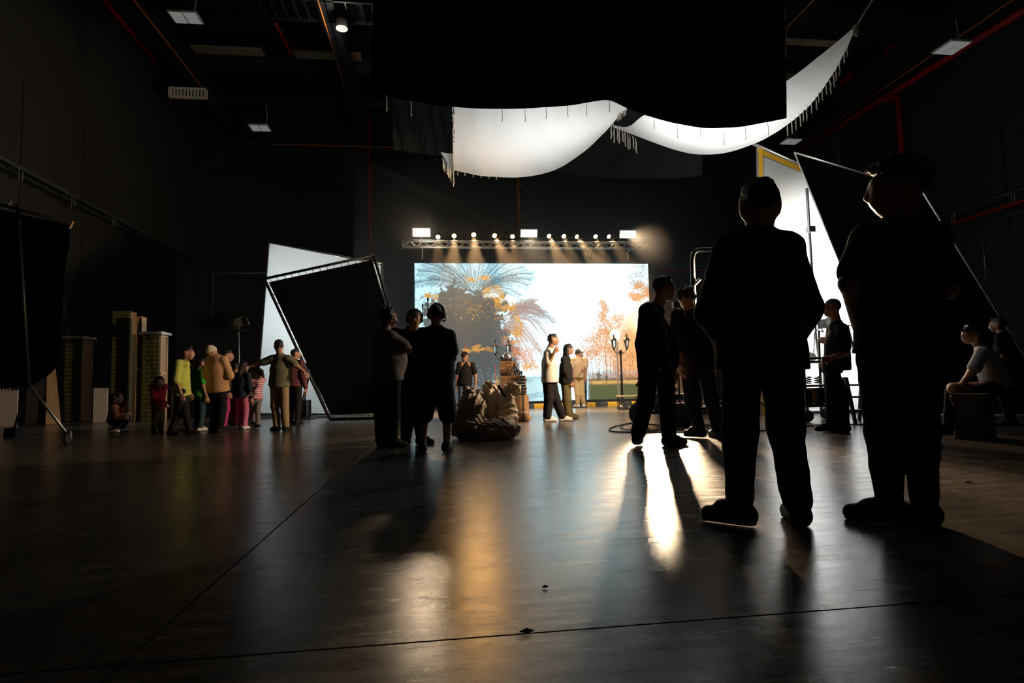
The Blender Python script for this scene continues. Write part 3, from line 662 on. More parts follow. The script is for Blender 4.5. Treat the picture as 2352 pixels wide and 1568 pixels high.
def person(label, feet, top, face=0, build=1., J=None, hair='short', hairm='hair', skin='skin', shirt=None, sleeve='short', hem=.50, loose=1.,
           pants=None, pantw=1., shorts=False, shoes=None, headturn=0., headtilt=0., shoe_dir=None, h=.016, hands=(.5, .5), noarms=(), sit=False, headset=False, cap_m=None,
           eyes=False, wr=.004, Z=None, dress=None, bag=False, fh=None, hsc=1., openj=False, nohands=False):
    NP[0] += 1; seed = NP[0]*1.37
    g = fl(*feet); Z = depth(g) if Z is None else Z; g = at(feet[0], feet[1], Z); g[2] = 0
    H = np.linalg.norm(at(feet[0], top, Z)-at(feet[0], feet[1], Z)) if not sit else sit
    fv = facing(face); rt = np.array([fv[1], -fv[0], 0])       # the person's right hand side
    j = {}
    def L(x, y, z): return g + rt*x*H + fv*y*H + UP*z*H
    sw, hw = .112*build**.5, .050
    j['neck'] = L(0, -.005, .845); j['head'] = L(0, .02, .930)
    j['chest'] = L(0, -.01, .72); j['hip'] = L(0, -.005, .515)
    for s, sg in (('r', 1), ('l', -1)):
        j['sh'+s] = L(sg*sw, -.01, .805); j['el'+s] = L(sg*(sw+.035), -.02, .625); j['wr'+s] = L(sg*(sw+.035), .03, .478)
        j['hp'+s] = L(sg*hw, 0, .50); j['kn'+s] = L(sg*hw*1.05, .012, .275); j['an'+s] = L(sg*hw*1.1, -.015, .05)
    for k, v in (J or {}).items():
        j[k] = at(v[0], v[1], Z+(v[2] if len(v) > 2 else 0.))
    if J and 'neck' in J and 'head' not in J: j['head'] = j['neck']+UP*.085*H
    if J and ('shl' in J or 'shr' in J) and 'chest' not in J:
        j['chest'] = (j['shl']+j['shr'])/2*.6+j['hip']*.4
    for s in 'lr':
        if j['an'+s][2] < .045*H: j['an'+s][2] = .045*H
    root = empty('person', g, label, 'person'); b = build; hh = .132*H*hsc
    spine = _n(j['neck']-j['hip'])
    lat = _n(j['shr']-j['shl']); fr = _n(np.cross(UP, lat)); fr = fr if np.dot(fr, fv) > -.2 else -fr
    if abs(spine[2]) < .6 or np.linalg.norm(np.cross(UP, lat)) < .2: fr = fv
    # body under the clothes
    sqf = .66
    P = [cap(j['shl'], j['shr'], .042*H*b**.5, None), cap(j['chest'], j['hip'], .078*H*b, .074*H*b, fr, sqf), cap((j['shl']+j['shr'])/2, j['chest'], .06*H*b, .078*H*b, fr, sqf),
         cap(j['neck']-spine*.02*H, j['head']-UP*.02*H, .034*H, .032*H)]
    for s in 'lr':
        P += [cap(j['hp'+s], j['kn'+s], .050*H*b**.6, .034*H*b**.5), cap(j['kn'+s], j['an'+s], .033*H*b**.5, .022*H)]
        if s not in noarms: P += [cap(j['sh'+s], j['el'+s], .032*H*b**.5, .025*H*b**.4), cap(j['el'+s], j['wr'+s], .0245*H*b**.4, .0165*H)]
    parts = [mesh_sdf(P, h, .03)]
    hf = rot_about(fv, UP, -math.radians(headturn)); hf = _n(hf - UP*math.tan(math.radians(headtilt))); hs = np.cross(hf, UP); hu = _n(np.cross(hs, hf))
    hp, HP, HA = head_prims(j['head'], hf, hu, hh, j['neck'])
    fh = fh or max(.0065, h*.55)
    parts.append(mesh_sdf(hp, fh, .035*hh/.23))
    if not nohands:
        for s, cu, sg in (('l', hands[0], -1), ('r', hands[1], 1)):
            if s in noarms: continue
            d = _n(j['wr'+s]-j['el'+s]); pn = -rt*sg if abs(np.dot(d, rt)) < .8 else -UP
            parts.append(hand(j['wr'+s]+d*.01, d, pn, -1 if s == 'r' else 1, H/1.75*1.02, cu, h=max(.0045, min(fh*.8, .0065))))
    V, Q = join(parts); mk('body', V, Q, M[skin], root, True)
    if hair:
        V, Q = hair_mesh(HP, HA, j['head'], hf, hu, hh, hair, fh, seed); mk('beanie' if hair == 'beanie' else 'hair', V, Q, M[hairm], root, True)
    if eyes:
        for sg in (-1, 1):
            V, Q = mesh_sdf([ell(HP(sg*.145, .345, .03), HA, np.array([.06, .045, .035])*hh)], .004); mk('eye', V, Q, M['eye'], root, True)
            mb = MB().path([HP(sg*.06, .395, .12), HP(sg*.15, .39, .145), HP(sg*.24, .33, .12)], .016*hh/.5, 6); mb.build('eyebrow', M['hair'], root, True)
    # upper garment
    if shirt:
        e = .012*H*loose
        hemp = j['hip']+spine*(hem-.515)*H
        cm = (j['shl']+j['shr'])/2
        w2 = max(.084*H*b+e*1.5, .118*H*b**.5)
        T = [cap(cm-spine*.015*H, j['chest'], .058*H*b+e*.8, .083*H*b+e, fr, .70), cap(j['chest'], j['hip']-spine*.06*H, .083*H*b+e, w2, fr, .80),
             cap(j['neck']-spine*.03*H, j['neck']-spine*.008*H, .044*H, .037*H)]
        if b > 1.12: T.append(ell(j['hip']+spine*.09*H+fr*.035*H*b, np.array([lat, fr, spine]), np.array([.088, .085, .11])*H*b))
        P = []
        for s in 'lr':
            P.append(cap(j['neck']-spine*.035*H, j['sh'+s], .040*H, .042*H*b**.4))
            if s in noarms: continue
            ra = .041*H*b**.4+e*.15
            if sleeve == 'short':
                m_ = j['sh'+s]+(j['el'+s]-j['sh'+s])*.72; P.append(cap(j['sh'+s], m_, ra, ra*.93+e*.2))
            elif sleeve == 'long':
                m_ = j['el'+s]+(j['wr'+s]-j['el'+s])*.93; P += [cap(j['sh'+s], j['el'+s], ra, ra*.86+e*.2), cap(j['el'+s], m_, ra*.86+e*.2, .026*H*b**.3+e*.25)]
            elif sleeve == 'rolled':
                m_ = j['el'+s]+(j['wr'+s]-j['el'+s])*.15; P += [cap(j['sh'+s], j['el'+s], ra, ra*.86+e*.2), cap(j['el'+s], m_, ra*.86+e*.2, ra*.8)]
        fT, lo1, hi1 = sdf(T, .05, [(hemp, -spine)], wr, 26, seed); fS, lo2, hi2 = sdf(P, .03, (), wr*.8, 30, seed)
        lo, hi = np.minimum(lo1, lo2), np.maximum(hi1, hi2)
        def fn(Pt, fT=fT, fS=fS): return smin(fT(Pt), fS(Pt), .03)
        V, Q = surfnet(fn, lo, hi, h); mk('shirt', V, Q, shirt, root, True)
    # trousers
    if pants:
        e = .008*H*pantw
        P = [cap(j['hpl']-UP*.01*H, j['hpr']-UP*.01*H, .046*H*b**.6+e*.3, None, fv, 1.15), cap(j['hip']+spine*.05*H, j['hip'], .066*H*b, .066*H*b+e*.3, fr, .74)]
        wp = j['hip']+spine*.075*H
        for s in 'lr':
            kk, aa = j['kn'+s], j['an'+s]
            rk = .039*H*b**.5+e*.55; rb_ = .028*H+e*.95
            P.append(cap(j['hp'+s], kk, .049*H*b**.65+e*.5, rk))
            if shorts: P[-1] = cap(j['hp'+s], j['hp'+s]+(kk-j['hp'+s])*1.02, .057*H*b**.65+e*.5, rk+e*.5)
            else: P.append(cap(kk, aa+_n(kk-aa)*.018*H, rk, rb_))
        V, Q = mesh_sdf(P, h, .03, [(wp, spine), (g+UP*.012, -UP)], wr*1.1, 24, seed+2); mk('shorts' if shorts else 'trousers', V, Q, pants, root, True)
    # shoes
    for s in 'lr':
        a = j['an'+s]; kd = (shoe_dir or {}).get(s, face); d = facing(kd)
        lift = max(0., a[2]-.05*H-.01)
        fl_z = max(0., a[2]-.052*H)
        heel = a-d*.018*H; heel[2] = fl_z+.028*H; toe = a+d*.092*H; toe[2] = fl_z+.021*H
        P = [cap(heel, toe, .029*H, .024*H), cap(a+UP*.004*H, heel, .03*H, .030*H), cap(a, a+d*.05*H-UP*.01*H, .028*H, .026*H)]
        sh = root
        V, Q = mesh_sdf(P, min(h, .012), .02, [(g+UP*(fl_z+.004), -UP)]); so_ = mk('shoe', V, Q, shoes or M['dshoe'], root, True)
        so2 = [cap(heel-d*.004*H+UP*0, toe, .032*H, .027*H)]
        V, Q = mesh_sdf(so2, min(h, .012), .02, [(g+UP*(fl_z+.002), -UP), (g+UP*(fl_z+.018), UP)]); mk('sole', V, Q, M['sole'], so_, True)
    if headset:
        hs_ = np.cross(hf, hu)
        r_ = empty_part('headset', root)
        pts = [HP(.40*math.cos(t), -.02, .08+.46*math.sin(t)) for t in np.linspace(-.1, math.pi+.1, 15)]
        mk('headset_band', *_vf(MB().path(pts, .012, 8)), M['dmetal'], root, True)
        for sg in (-1, 1): mk('ear_cup', *_vf(MB().lathe(HP(sg*.36, -.02, -.03)-hs_*(.0 if sg > 0 else .0), [(.035, -.02), (.045, -.012), (.045, .014), (.03, .025)], 14, [hf, hu, hs_*sg])), M['rubber'], root, True)
        a0 = HP(-.45, -.02, 0); mk('antenna', *_vf(MB().path([a0, a0+hu*.16, a0+hu*.17, a0+hu*.20], [.007, .005, .011, .010], 8)), M['rubber'], root, True)
        a1 = HP(.42, .0, -.05); mk('microphone', *_vf(MB().path([a1, HP(.36, .35, -.25), HP(.18, .5, -.3)], [.006, .006, .012], 8)), M['rubber'], root, True)
    if cap_m:
        V, Q = mesh_sdf([ell(HP(0, -.02, .17), HA, np.array([.37, .44, .37])*hh)], fh, .02, [(HP(0, 0, .16), -hu)]); mk('cap', V, Q, cap_m, root, True)
        V, Q = mesh_sdf([ell(HP(0, .45, .19), HA, np.array([.28, .28, .045])*hh)], fh, .02); mk('cap_visor', V, Q, cap_m, root, True)
    return root, j, (HP, HA, hf, hu, hh)
def _vf(mb): return mb.V, mb.F
def empty_part(n, r): return r
def cloth(name, col, rough=.85, **k): return mat(name, col, rough, spec=.12, bump=k.pop('bump', .2), bscale=k.pop('bscale', 22), **k)
M['dshoe'] = cloth('dark_shoe', (.012, .012, .013), .6)
M['wshoe'] = cloth('pale_shoe', (.55, .53, .5), .6)
M['sole'] = mat('shoe_sole', (.05, .05, .05), .7)
M['bcloth'] = cloth('black_cotton', (.010, .010, .012))
M['bcloth2'] = cloth('soft_black_cotton', (.016, .016, .018))
M['navy'] = cloth('navy_denim', (.02, .028, .045))
M['denim'] = cloth('blue_denim', (.07, .12, .19))
M['grey'] = cloth('warm_grey_cotton', (.19, .165, .145))
M['wtee'] = cloth('white_cotton', (.48, .46, .43))
M['ltgrey'] = cloth('pale_grey_cotton', (.42, .42, .42))
M['beige'] = cloth('beige_cotton', (.50, .34, .19))
M['beige2'] = cloth('sand_cotton', (.55, .37, .16))
M['olivet'] = cloth('olive_grey_cotton', (.14, .145, .095))
M['khaki'] = cloth('khaki_cotton', (.30, .21, .125))
M['olivep'] = cloth('olive_trousers', (.12, .10, .045))
M['yellowsh'] = cloth('yellow_green_shirt', (.48, .52, .10))
M['green'] = cloth('bright_green_polo', (.06, .40, .04))
M['peach'] = cloth('peach_jacket', (.52, .30, .16))
M['pink'] = cloth('pink_trousers', (.48, .14, .25))
M['magenta'] = cloth('magenta_trousers', (.35, .04, .14))
M['redjk'] = cloth('red_jacket', (.45, .02, .03))
M['coral'] = cloth('coral_top', (.50, .17, .09))
M['greyp'] = cloth('grey_leggings', (.16, .15, .165))
M['darkp'] = cloth('dark_teal_jeans', (.03, .06, .075))
M['offwhite'] = cloth('off_white_knit', (.62, .56, .46))
def stripes(name, c1, c2, scale, ax=2, check=False):
    m = mat(name, c1, .85); N = m.node_tree.nodes; Lk = m.node_tree.links; b = N['Principled BSDF']
    tc = N.new('ShaderNodeTexCoord'); sp = N.new('ShaderNodeSeparateXYZ'); Lk.new(tc.outputs['Object'], sp.inputs[0])
    def band(o):
        mu = N.new('ShaderNodeMath'); mu.operation = 'MULTIPLY'; mu.inputs[1].default_value = scale; Lk.new(sp.outputs[o], mu.inputs[0])
        fr_ = N.new('ShaderNodeMath'); fr_.operation = 'FRACT'; Lk.new(mu.outputs[0], fr_.inputs[0])
        g_ = N.new('ShaderNodeMath'); g_.operation = 'GREATER_THAN'; g_.inputs[1].default_value = .5; Lk.new(fr_.outputs[0], g_.inputs[0]); return g_
    f = band(ax)
    if check:
        f2 = band(0); ad = N.new('ShaderNodeMath'); ad.operation = 'ADD'; Lk.new(f.outputs[0], ad.inputs[0]); Lk.new(f2.outputs[0], ad.inputs[1])
        hf_ = N.new('ShaderNodeMath'); hf_.operation = 'MULTIPLY'; hf_.inputs[1].default_value = .5; Lk.new(ad.outputs[0], hf_.inputs[0]); f = hf_
    mx = N.new('ShaderNodeMix'); mx.data_type = 'RGBA'; mx.inputs[6].default_value = (*c1, 1); mx.inputs[7].default_value = (*c2, 1)
    Lk.new(f.outputs[0], mx.inputs[0]); Lk.new(mx.outputs[2], b.inputs['Base Color']); return m
M['stripe'] = stripes('pink_striped_knit', (.42, .08, .16), (.55, .42, .42), 22)
M['plaid'] = stripes('red_plaid', (.20, .025, .03), (.03, .03, .035), 12, check=True)
# ------------------------------------------------------------------ the people
# two big silhouettes in front
near, jn, _ = person('large man in dark jacket seen from behind, feet apart, nearest to the camera', (1745, 1205), 405, 0, 1.12, dict(
    head=(1745, 470), neck=(1745, 528), shl=(1676, 574), shr=(1806, 570), ell=(1634, 716, -.03), elr=(1852, 706, -.03), wrl=(1672, 800, .20), wrr=(1818, 790, .20),
    hip=(1748, 815), hpl=(1703, 822), hpr=(1793, 822), knl=(1700, 990, .02), knr=(1806, 990, .02), anl=(1699, 1162), anr=(1833, 1168)),
    shirt=M['bcloth2'], sleeve='long', hem=.475, loose=2.1, pants=M['bcloth'], pantw=1.6, headturn=18, shoe_dir={'l': -50, 'r': 8}, h=.013, wr=.006, hsc=1.10)
tall, jt, hd = person('tall man in dark tee seen from behind, looking left, at far right', (2085, 1203), 356, -8, 1.10, dict(
    head=(2063, 428), neck=(2068, 508), shl=(1998, 548), shr=(2138, 548), ell=(1952, 650, -.05), elr=(2172, 665, -.08), wrl=(1972, 752, .12), wrr=(2150, 690, .28),
    hip=(2068, 800), hpl=(2020, 815), hpr=(2114, 815), knl=(2028, 990, .02), knr=(2116, 990, .0), anl=(2044, 1160, .04), anr=(2122, 1166)),
    shirt=M['bcloth'], sleeve='short', hem=.50, loose=1.5, pants=M['bcloth'], pantw=.75, hair='curly', headturn=-52, shoe_dir={'l': -60, 'r': -10}, h=.013, wr=.006, hsc=1.12, skin='skin2', hands=(1.0, .6))
# silhouettes in the middle right
person('dark silhouetted man striding, in front of the lamp post at the screen', (1510, 1024), 630, 62, 1.0, dict(
    head=(1524, 662), neck=(1508, 703), shl=(1496, 716, .10), shr=(1486, 714, -.18), ell=(1545, 790, .12), elr=(1476, 790, -.2), wrl=(1548, 840, .2), wrr=(1478, 862, -.08),
    hip=(1508, 838), hpl=(1527, 845, .06), hpr=(1490, 845, -.06), knl=(1532, 925, .05), knr=(1483, 925, -.05), anl=(1537, 1008, .0), anr=(1464, 1000, .0)),
    shirt=M['bcloth'], sleeve='long', hem=.50, loose=1.6, pants=M['bcloth'], pantw=2.0, headturn=14, shoe_dir={'l': 75, 'r': 20}, h=.013, hsc=1.06)
person('dark man in headset and cap behind the striding silhouette', (1608, 1006), 650, 10, .98, dict(
    head=(1577, 680), neck=(1585, 716), shl=(1556, 726), shr=(1622, 726), ell=(1549, 800), elr=(1640, 800), wrl=(1560, 842, -.2), wrr=(1640, 850, .15),
    hip=(1602, 838), hpl=(1582, 845), hpr=(1620, 845), knl=(1588, 915), knr=(1634, 915), anl=(1606, 985), anr=(1650, 990)),
    shirt=M['bcloth'], sleeve='short', hem=.49, loose=1.5, pants=M['bcloth2'], pantw=1.6, headturn=-20, shoe_dir={'l': -40, 'r': -10}, h=.014, headset=True)
person('dark man in profile facing left beside the equipment cart', (1915, 992), 684, -75, 1.0, dict(
    head=(1911, 706), neck=(1921, 738), hip=(1922, 838), shl=(1914, 756, .14), shr=(1934, 756, -.14), ell=(1904, 800, .16), elr=(1942, 812, -.16), wrl=(1896, 788, .25), wrr=(1905, 822, -.25),
    knl=(1912, 905), knr=(1934, 905), anl=(1910, 975), anr=(1938, 978)),
    shirt=M['bcloth'], sleeve='short', hem=.48, loose=1.7, pants=M['bcloth'], pantw=1.8, hair='buzz', h=.014, shoe_dir={'l': -70, 'r': -60})
# three crew members with headsets
person('stout man in grey tee and headset, arms crossed, left of three', (885, 1030), 697, 35, 1.22, dict(
    head=(890, 728), neck=(884, 760), shl=(868, 772, .12), shr=(895, 774, -.16), ell=(882, 815, .26), elr=(938, 802, -.05), wrl=(925, 812, .28), wrr=(912, 808, .22),
    hip=(890, 862), hpl=(878, 868, .05), hpr=(900, 868, -.05), knl=(876, 945), knr=(902, 945), anl=(876, 1018), anr=(900, 1022, .05)),
    shirt=M['grey'], sleeve='short', hem=.48, loose=1.4, pants=M['bcloth'], pantw=1.8, headturn=20, shoe_dir={'l': -20, 'r': 60}, h=.014, headset=True, skin='skin2', eyes=False)
person('bearded man in black facing the camera, middle of three with headsets', (950, 1022), 703, 172, 1.15, dict(
    head=(952, 732), neck=(950, 762), knl=(962, 945), knr=(936, 945)),
    shirt=M['bcloth'], sleeve='short', hem=.49, loose=1.5, pants=M['bcloth'], pantw=1.6, headset=True, h=.014, skin='skin2', eyes=True, shoe_dir={'l': 120, 'r': 190})
person('stout man in black shorts and headset seen from behind, right of three', (995, 1038), 693, 12, 1.25, dict(
    head=(1003, 722), neck=(1002, 752), shl=(972, 768), shr=(1030, 772), ell=(958, 815), elr=(1040, 820), wrl=(975, 850, .25), wrr=(1025, 850, .25),
    hip=(1000, 862), hpl=(985, 868), hpr=(1016, 868), knl=(975, 950), knr=(1028, 950), anl=(970, 1022), anr=(1026, 1022)),
    shirt=M['bcloth'], sleeve='short', hem=.48, loose=1.6, pants=M['bcloth'], pantw=2.2, shorts=True, headset=True, h=.014, hair='buzz', shoe_dir={'l': -10, 'r': 10})
# people near the screen
person('man in dark tee and cap seen from behind, left of the sacks', (1068, 962), 806, 5, 1.0, dict(
    head=(1067, 818), shl=(1056, 838), shr=(1085, 838), ell=(1050, 862), elr=(1092, 860), wrl=(1048, 884), wrr=(1092, 884, -.1)),
    shirt=M['bcloth2'], sleeve='short', hem=.50, loose=1.3, pants=M['denim'], headturn=25, h=.018, cap_m=M['bcloth2'])
wm, jw, wh = person('man in white tee and black baggy trousers walking right, hand at chest', (1272, 968), 764, 88, 1.05, dict(
    head=(1270, 780), neck=(1262, 800), shl=(1264, 812, .15), shr=(1258, 812, -.18), ell=(1266, 845, .16), elr=(1258, 838, -.26), wrl=(1274, 862, .14), wrr=(1273, 810, -.30),
    hip=(1263, 868), hpl=(1266, 872, .06), hpr=(1258, 872, -.06), knl=(1276, 915, .05), knr=(1260, 915, -.05), anl=(1292, 958, .05), anr=(1257, 958, -.05)),
    shirt=M['wtee'], sleeve='short', hem=.47, loose=1.9, pants=M['bcloth'], pantw=2.6, h=.016, shoes=M['wshoe'], skin='skin2', eyes=True, hands=(.4, 1.1))
person('woman with dark bob in black jacket walking right beside the white tee man', (1308, 962), 787, 88, .98, dict(
    head=(1306, 802), neck=(1300, 816), shl=(1302, 826, .12), shr=(1296, 826, -.14), ell=(1304, 852, .14), elr=(1297, 852, -.17), wrl=(1312, 874, .12), wrr=(1309, 875, -.12),
    hip=(1300, 876), hpl=(1302, 878, .05), hpr=(1298, 878, -.05), knl=(1304, 918), knr=(1300, 918), anl=(1310, 952, .1), anr=(1306, 955, -.05)),
    shirt=M['bcloth2'], sleeve='long', hem=.49, loose=1.9, pants=M['olivep'], pantw=2.0, hair='bob', h=.016, shoes=M['olivep'], eyes=True)
person('man in beige shirt and trousers standing close before the screen', (1331, 936), 800, 2, 1.0, dict(
    ell=(1315, 846), elr=(1346, 846), wrl=(1314, 862), wrr=(1345, 868), anl=(1327, 930), anr=(1341, 930), knl=(1326, 905), knr=(1337, 905)),
    shirt=M['beige'], sleeve='short', hem=.50, loose=1.2, pants=M['beige2'], h=.018, shoes=M['wshoe'], shoe_dir={'l': -30, 'r': 20})
ZQ = Zf(1331, 936)+.42
person('dark-haired person in blue jeans mostly hidden, hugging the beige man', (1337, 934), 806, 182, .9, dict(
    ell=(1343, 852, -.15), wrl=(1338, 850, -.60), shl=(1341, 828), elr=(1327, 852, -.1), wrr=(1329, 862, -.1)), Z=ZQ,
    shirt=M['beige'], sleeve='short', pants=M['denim'], h=.018, hands=(.15, .4))
# seated man at right and the one behind him
person('man in pale grey tee sitting hunched on the wooden apple box', (2225, 998), 740, -85, 1.05, dict(
    head=(2232, 768), neck=(2252, 792), shl=(2262, 808, .16), shr=(2256, 812, -.18), ell=(2232, 850, .2), elr=(2232, 856, -.2), wrl=(2210, 880, .1), wrr=(2208, 884, -.1),
    hip=(2290, 882), hpl=(2285, 892, .10), hpr=(2285, 892, -.10), knl=(2188, 890, .12), knr=(2190, 892, -.12), anl=(2178, 980, .15), anr=(2232, 990, -.15)), sit=1.74,
    shirt=M['ltgrey'], sleeve='short', hem=.50, loose=1.6, pants=M['bcloth'], pantw=1.4, hair='short', headtilt=-5, h=.014, cap_m=M['bcloth2'])
person('man in black standing behind the seated man at the right edge', (2318, 978), 726, -40, 1.05, None,
    shirt=M['bcloth'], sleeve='short', pants=M['bcloth'], h=.018, hair='short', shoe_dir={'l': -40, 'r': -40})
# the children and helpers at left
cg, jc, chd = person('girl in coral top crouching with headband, playing', (272, 993), 898, 82, .9, dict(
    head=(268, 914), neck=(263, 926), shl=(266, 936, .09), shr=(260, 936, -.11), ell=(276, 948, .12), elr=(268, 958, -.15), wrl=(288, 930, .05), wrr=(286, 952, -.1),
    hip=(258, 966), hpl=(260, 968, .07), hpr=(258, 968, -.07), knl=(297, 952, .10), knr=(290, 960, -.10), anl=(280, 985, .10), anr=(258, 986, -.08)), sit=1.22,
    shirt=M['coral'], sleeve='long', hem=.49, loose=1.4, pants=M['navy'], hair='long', h=.014, shoes=M['wshoe'], eyes=True, hsc=1.35)
person('little girl in red jacket standing with hands joined', (362, 996), 861, 125, .95, dict(
    wrl=(382, 927, -.1), wrr=(377, 929, -.14), ell=(372, 918, .05), elr=(356, 920, -.1), head=(366, 877), neck=(363, 889)),
    shirt=M['redjk'], sleeve='long', hem=.42, loose=1.7, pants=M['olivep'], pantw=2.2, hair='long', headturn=10, h=.014, eyes=True, hsc=1.4)
person('boy in yellow-green shirt in profile, first in the line of children', (418, 1000), 795, 80, .9, dict(
    head=(430, 811), neck=(424, 827), anl=(436, 992, .05), anr=(392, 990, -.05), knl=(426, 945), knr=(412, 945)),
    shirt=M['yellowsh'], sleeve='rolled', hem=.46, loose=1.6, pants=M['bcloth2'], h=.014, eyes=True, hsc=1.12, shoe_dir={'l': 80, 'r': 95})
person('boy in bright green polo seen from behind', (458, 990), 824, 40, .95, None,
    shirt=M['green'], sleeve='short', hem=.48, loose=1.4, pants=M['darkp'], pantw=1.6, h=.015, shoes=M['wshoe'], hsc=1.15)
bn, jb, bh = person('person in off-white beanie and peach jacket seen from behind', (500, 994), 792, 28, 1.08, dict(
    shl=(482, 826), shr=(514, 826), elr=(528, 862), wrr=(520, 880, .2), ell=(474, 858), wrl=(486, 884, .2), head=(486, 808), neck=(492, 822)),
    shirt=M['peach'], sleeve='long', hem=.47, loose=2.3, pants=M['bcloth'], pantw=1.8, hair='beanie', hairm='offwhite', h=.014)
person('dark-clad child behind the peach jacket, head just visible', (516, 984), 800, 60, .95, None, Z=Zf(500, 994)+.7,
    shirt=M['bcloth2'], sleeve='long', pants=M['magenta'], h=.017, hsc=1.1)
person('child in dark top and pink trousers behind the outstretched arm', (556, 986), 833, 15, .95, None,
    shirt=M['navy'], sleeve='long', hem=.47, loose=1.5, pants=M['pink'], pantw=1.7, hair='long', h=.015, shoes=M['wshoe'], hsc=1.2)
person('child in magenta trousers half hidden in the middle of the line', (540, 980), 838, 20, .9, None, Z=Zf(540, 980)+.5,
    shirt=M['navy'], sleeve='long', hem=.47, loose=1.5, pants=M['magenta'], pantw=1.6, h=.017, hsc=1.2)
person('girl with ponytail in pink striped top and grey leggings, leaning', (588, 984), 845, -50, .95, dict(
    head=(596, 858), neck=(594, 872), hip=(588, 910), knl=(578, 945, .05), knr=(592, 945, -.05), anl=(584, 968, .08), anr=(592, 975, -.05), ell=(578, 896, .1), elr=(588, 900, -.16), wrl=(572, 905, .12), wrr=(574, 905, -.18)),
    shirt=M['stripe'], sleeve='long', hem=.48, loose=1.3, pants=M['greyp'], hair='tail', h=.014, hsc=1.2)
person('man in olive tee and khaki trousers spreading both arms to guide children', (641, 990), 778, 5, 1.0, dict(
    head=(640, 794), neck=(643, 813), shl=(626, 824), shr=(662, 824), ell=(598, 834, -.02), elr=(682, 840, .0), wrl=(575, 841, -.04), wrr=(697, 852, .0),
    anl=(636, 981), anr=(656, 981)), headturn=-40,
    shirt=M['olivet'], sleeve='short', hem=.49, loose=1.3, pants=M['khaki'], pantw=1.4, h=.014, hands=(.12, .5), shoe_dir={'l': -55, 'r': 10})
person('camera operator in dark red plaid shirt behind the olive tee man', (676, 976), 800, 15, .98, None,
    shirt=M['plaid'], sleeve='long', pants=M['bcloth2'], h=.016, headturn=40)
# ------------------------------------------------------------------ cloths and frames
def resample(pts, n):
    P = np.array([at(*p) for p in pts]); d = np.r_[0, np.cumsum(np.linalg.norm(np.diff(P, axis=0), axis=1))]; t = np.linspace(0, d[-1], n)
    return np.stack([np.interp(t, d, P[:, k]) for k in range(3)], -1)
def smooth_line(pts, n=40):
    P = np.array([p if len(p) == 3 else (*p, 0) for p in pts], float); m = len(P); out = []
    for t in np.linspace(0, m-1-1e-6, n):
        i = int(t); f = t-i; p0, p1, p2, p3 = P[max(i-1, 0)], P[i], P[min(i+1, m-1)], P[min(i+2, m-1)]
        out.append(.5*((2*p1)+(-p0+p2)*f+(2*p0-5*p1+4*p2-p3)*f*f+(-p0+3*p1-3*p2+p3)*f**3))
    return [tuple(p) for p in out]
def patch(name, top, bot, mt, parent, nu=60, nv=24, fold=.03, nf=9, sag=0., seed=0, tri=False):
    A, B = resample(smooth_line(top), nu), resample(smooth_line(bot), nu)
    u = np.linspace(0, 1, nu)[None, :, None]; v = np.linspace(0, 1, nv)[:, None, None]
    G = A[None]*(1-v)+B[None]*v
    G = G + np.array([0, 0, -sag])*(4*v*(1-v))
    dirv = np.array([.2, .8, .5]); w = np.sin(2*np.pi*(nf*u+.25*np.sin(5*v+seed)+.2*np.sin(9*u+seed)))*(.35+.65*v*(1.2-v))+.5*np.sin(2*np.pi*(2.7*nf*u+1.1*v+seed))*.4
    G = G + dirv*w*fold
    V = G.reshape(-1, 3); ii, jj = np.meshgrid(np.arange(nu-1), np.arange(nv-1)); q = (jj*nu+ii).ravel()
    return mk(name, V, np.stack([q, q+nu, q+nu+1, q+1], -1), mt, parent, True), A, B
def tie(parent, p, L, r=.012, mt=None, sway=.02):
    a = random.uniform(-sway, sway); b = random.uniform(-sway, sway)
    p = np.array(p); MB().path([p, p+np.array([a, b, -L*.4]), p+np.array([a*.4, b, -L*.75]), p+np.array([a*1.4, b*1.3, -L])], [r*.5, r*.8, r*.8, r*.9], 6).build('tie', mt or M['cord'], parent, True)
def rope(parent, p, q=None, r=.012):
    q = np.array([p[0], p[1], ZC-.02]) if q is None else q
    MB().tube(p, q, r, 6).build('rope', M['cord'], parent)
# the black overhead drape
ZD = 9.0
bl = [(855, 206), (890, 221), (940, 231), (1020, 244), (1100, 249), (1180, 250), (1300, 243), (1365, 233), (1400, 230), (1445, 251), (1500, 270), (1560, 285), (1620, 294), (1680, 293), (1740, 285), (1806, 271)]
dr = empty('black_drape', at(1330, 20, ZD), 'huge black cloth hanging overhead, covering the top centre', 'drape')
patch('cloth', [(857, -120, ZD), (1330, -120, ZD), (1804, -120, ZD)], [(x, y, ZD) for x, y in bl], M['blackcloth'], dr, 90, 30, .035, 11)
MB().tube(at(840, -120, ZD), at(1820, -120, ZD), .035, 8).build('hanging_tube', M['dmetal'], dr, True)
for x in (900, 1330, 1760): rope(dr, at(x, -120, ZD))
for x, y in [(887, 219), (942, 231), (1154, 250), (1206, 250), (1255, 247), (1303, 244), (1347, 238), (1400, 231), (1503, 272), (1555, 285), (1608, 293), (1662, 294), (1713, 290), (1762, 282)]:
    big = x < 950; tie(dr, at(x, y-4, ZD+.02), .27 if big else random.uniform(.16, .30), .014 if big else .005, M['cord'] if big else M['dmetal'], .012)
for y in (15, 60, 100, 150, 210): tie(dr, at(1803, y, ZD), .2, .010)
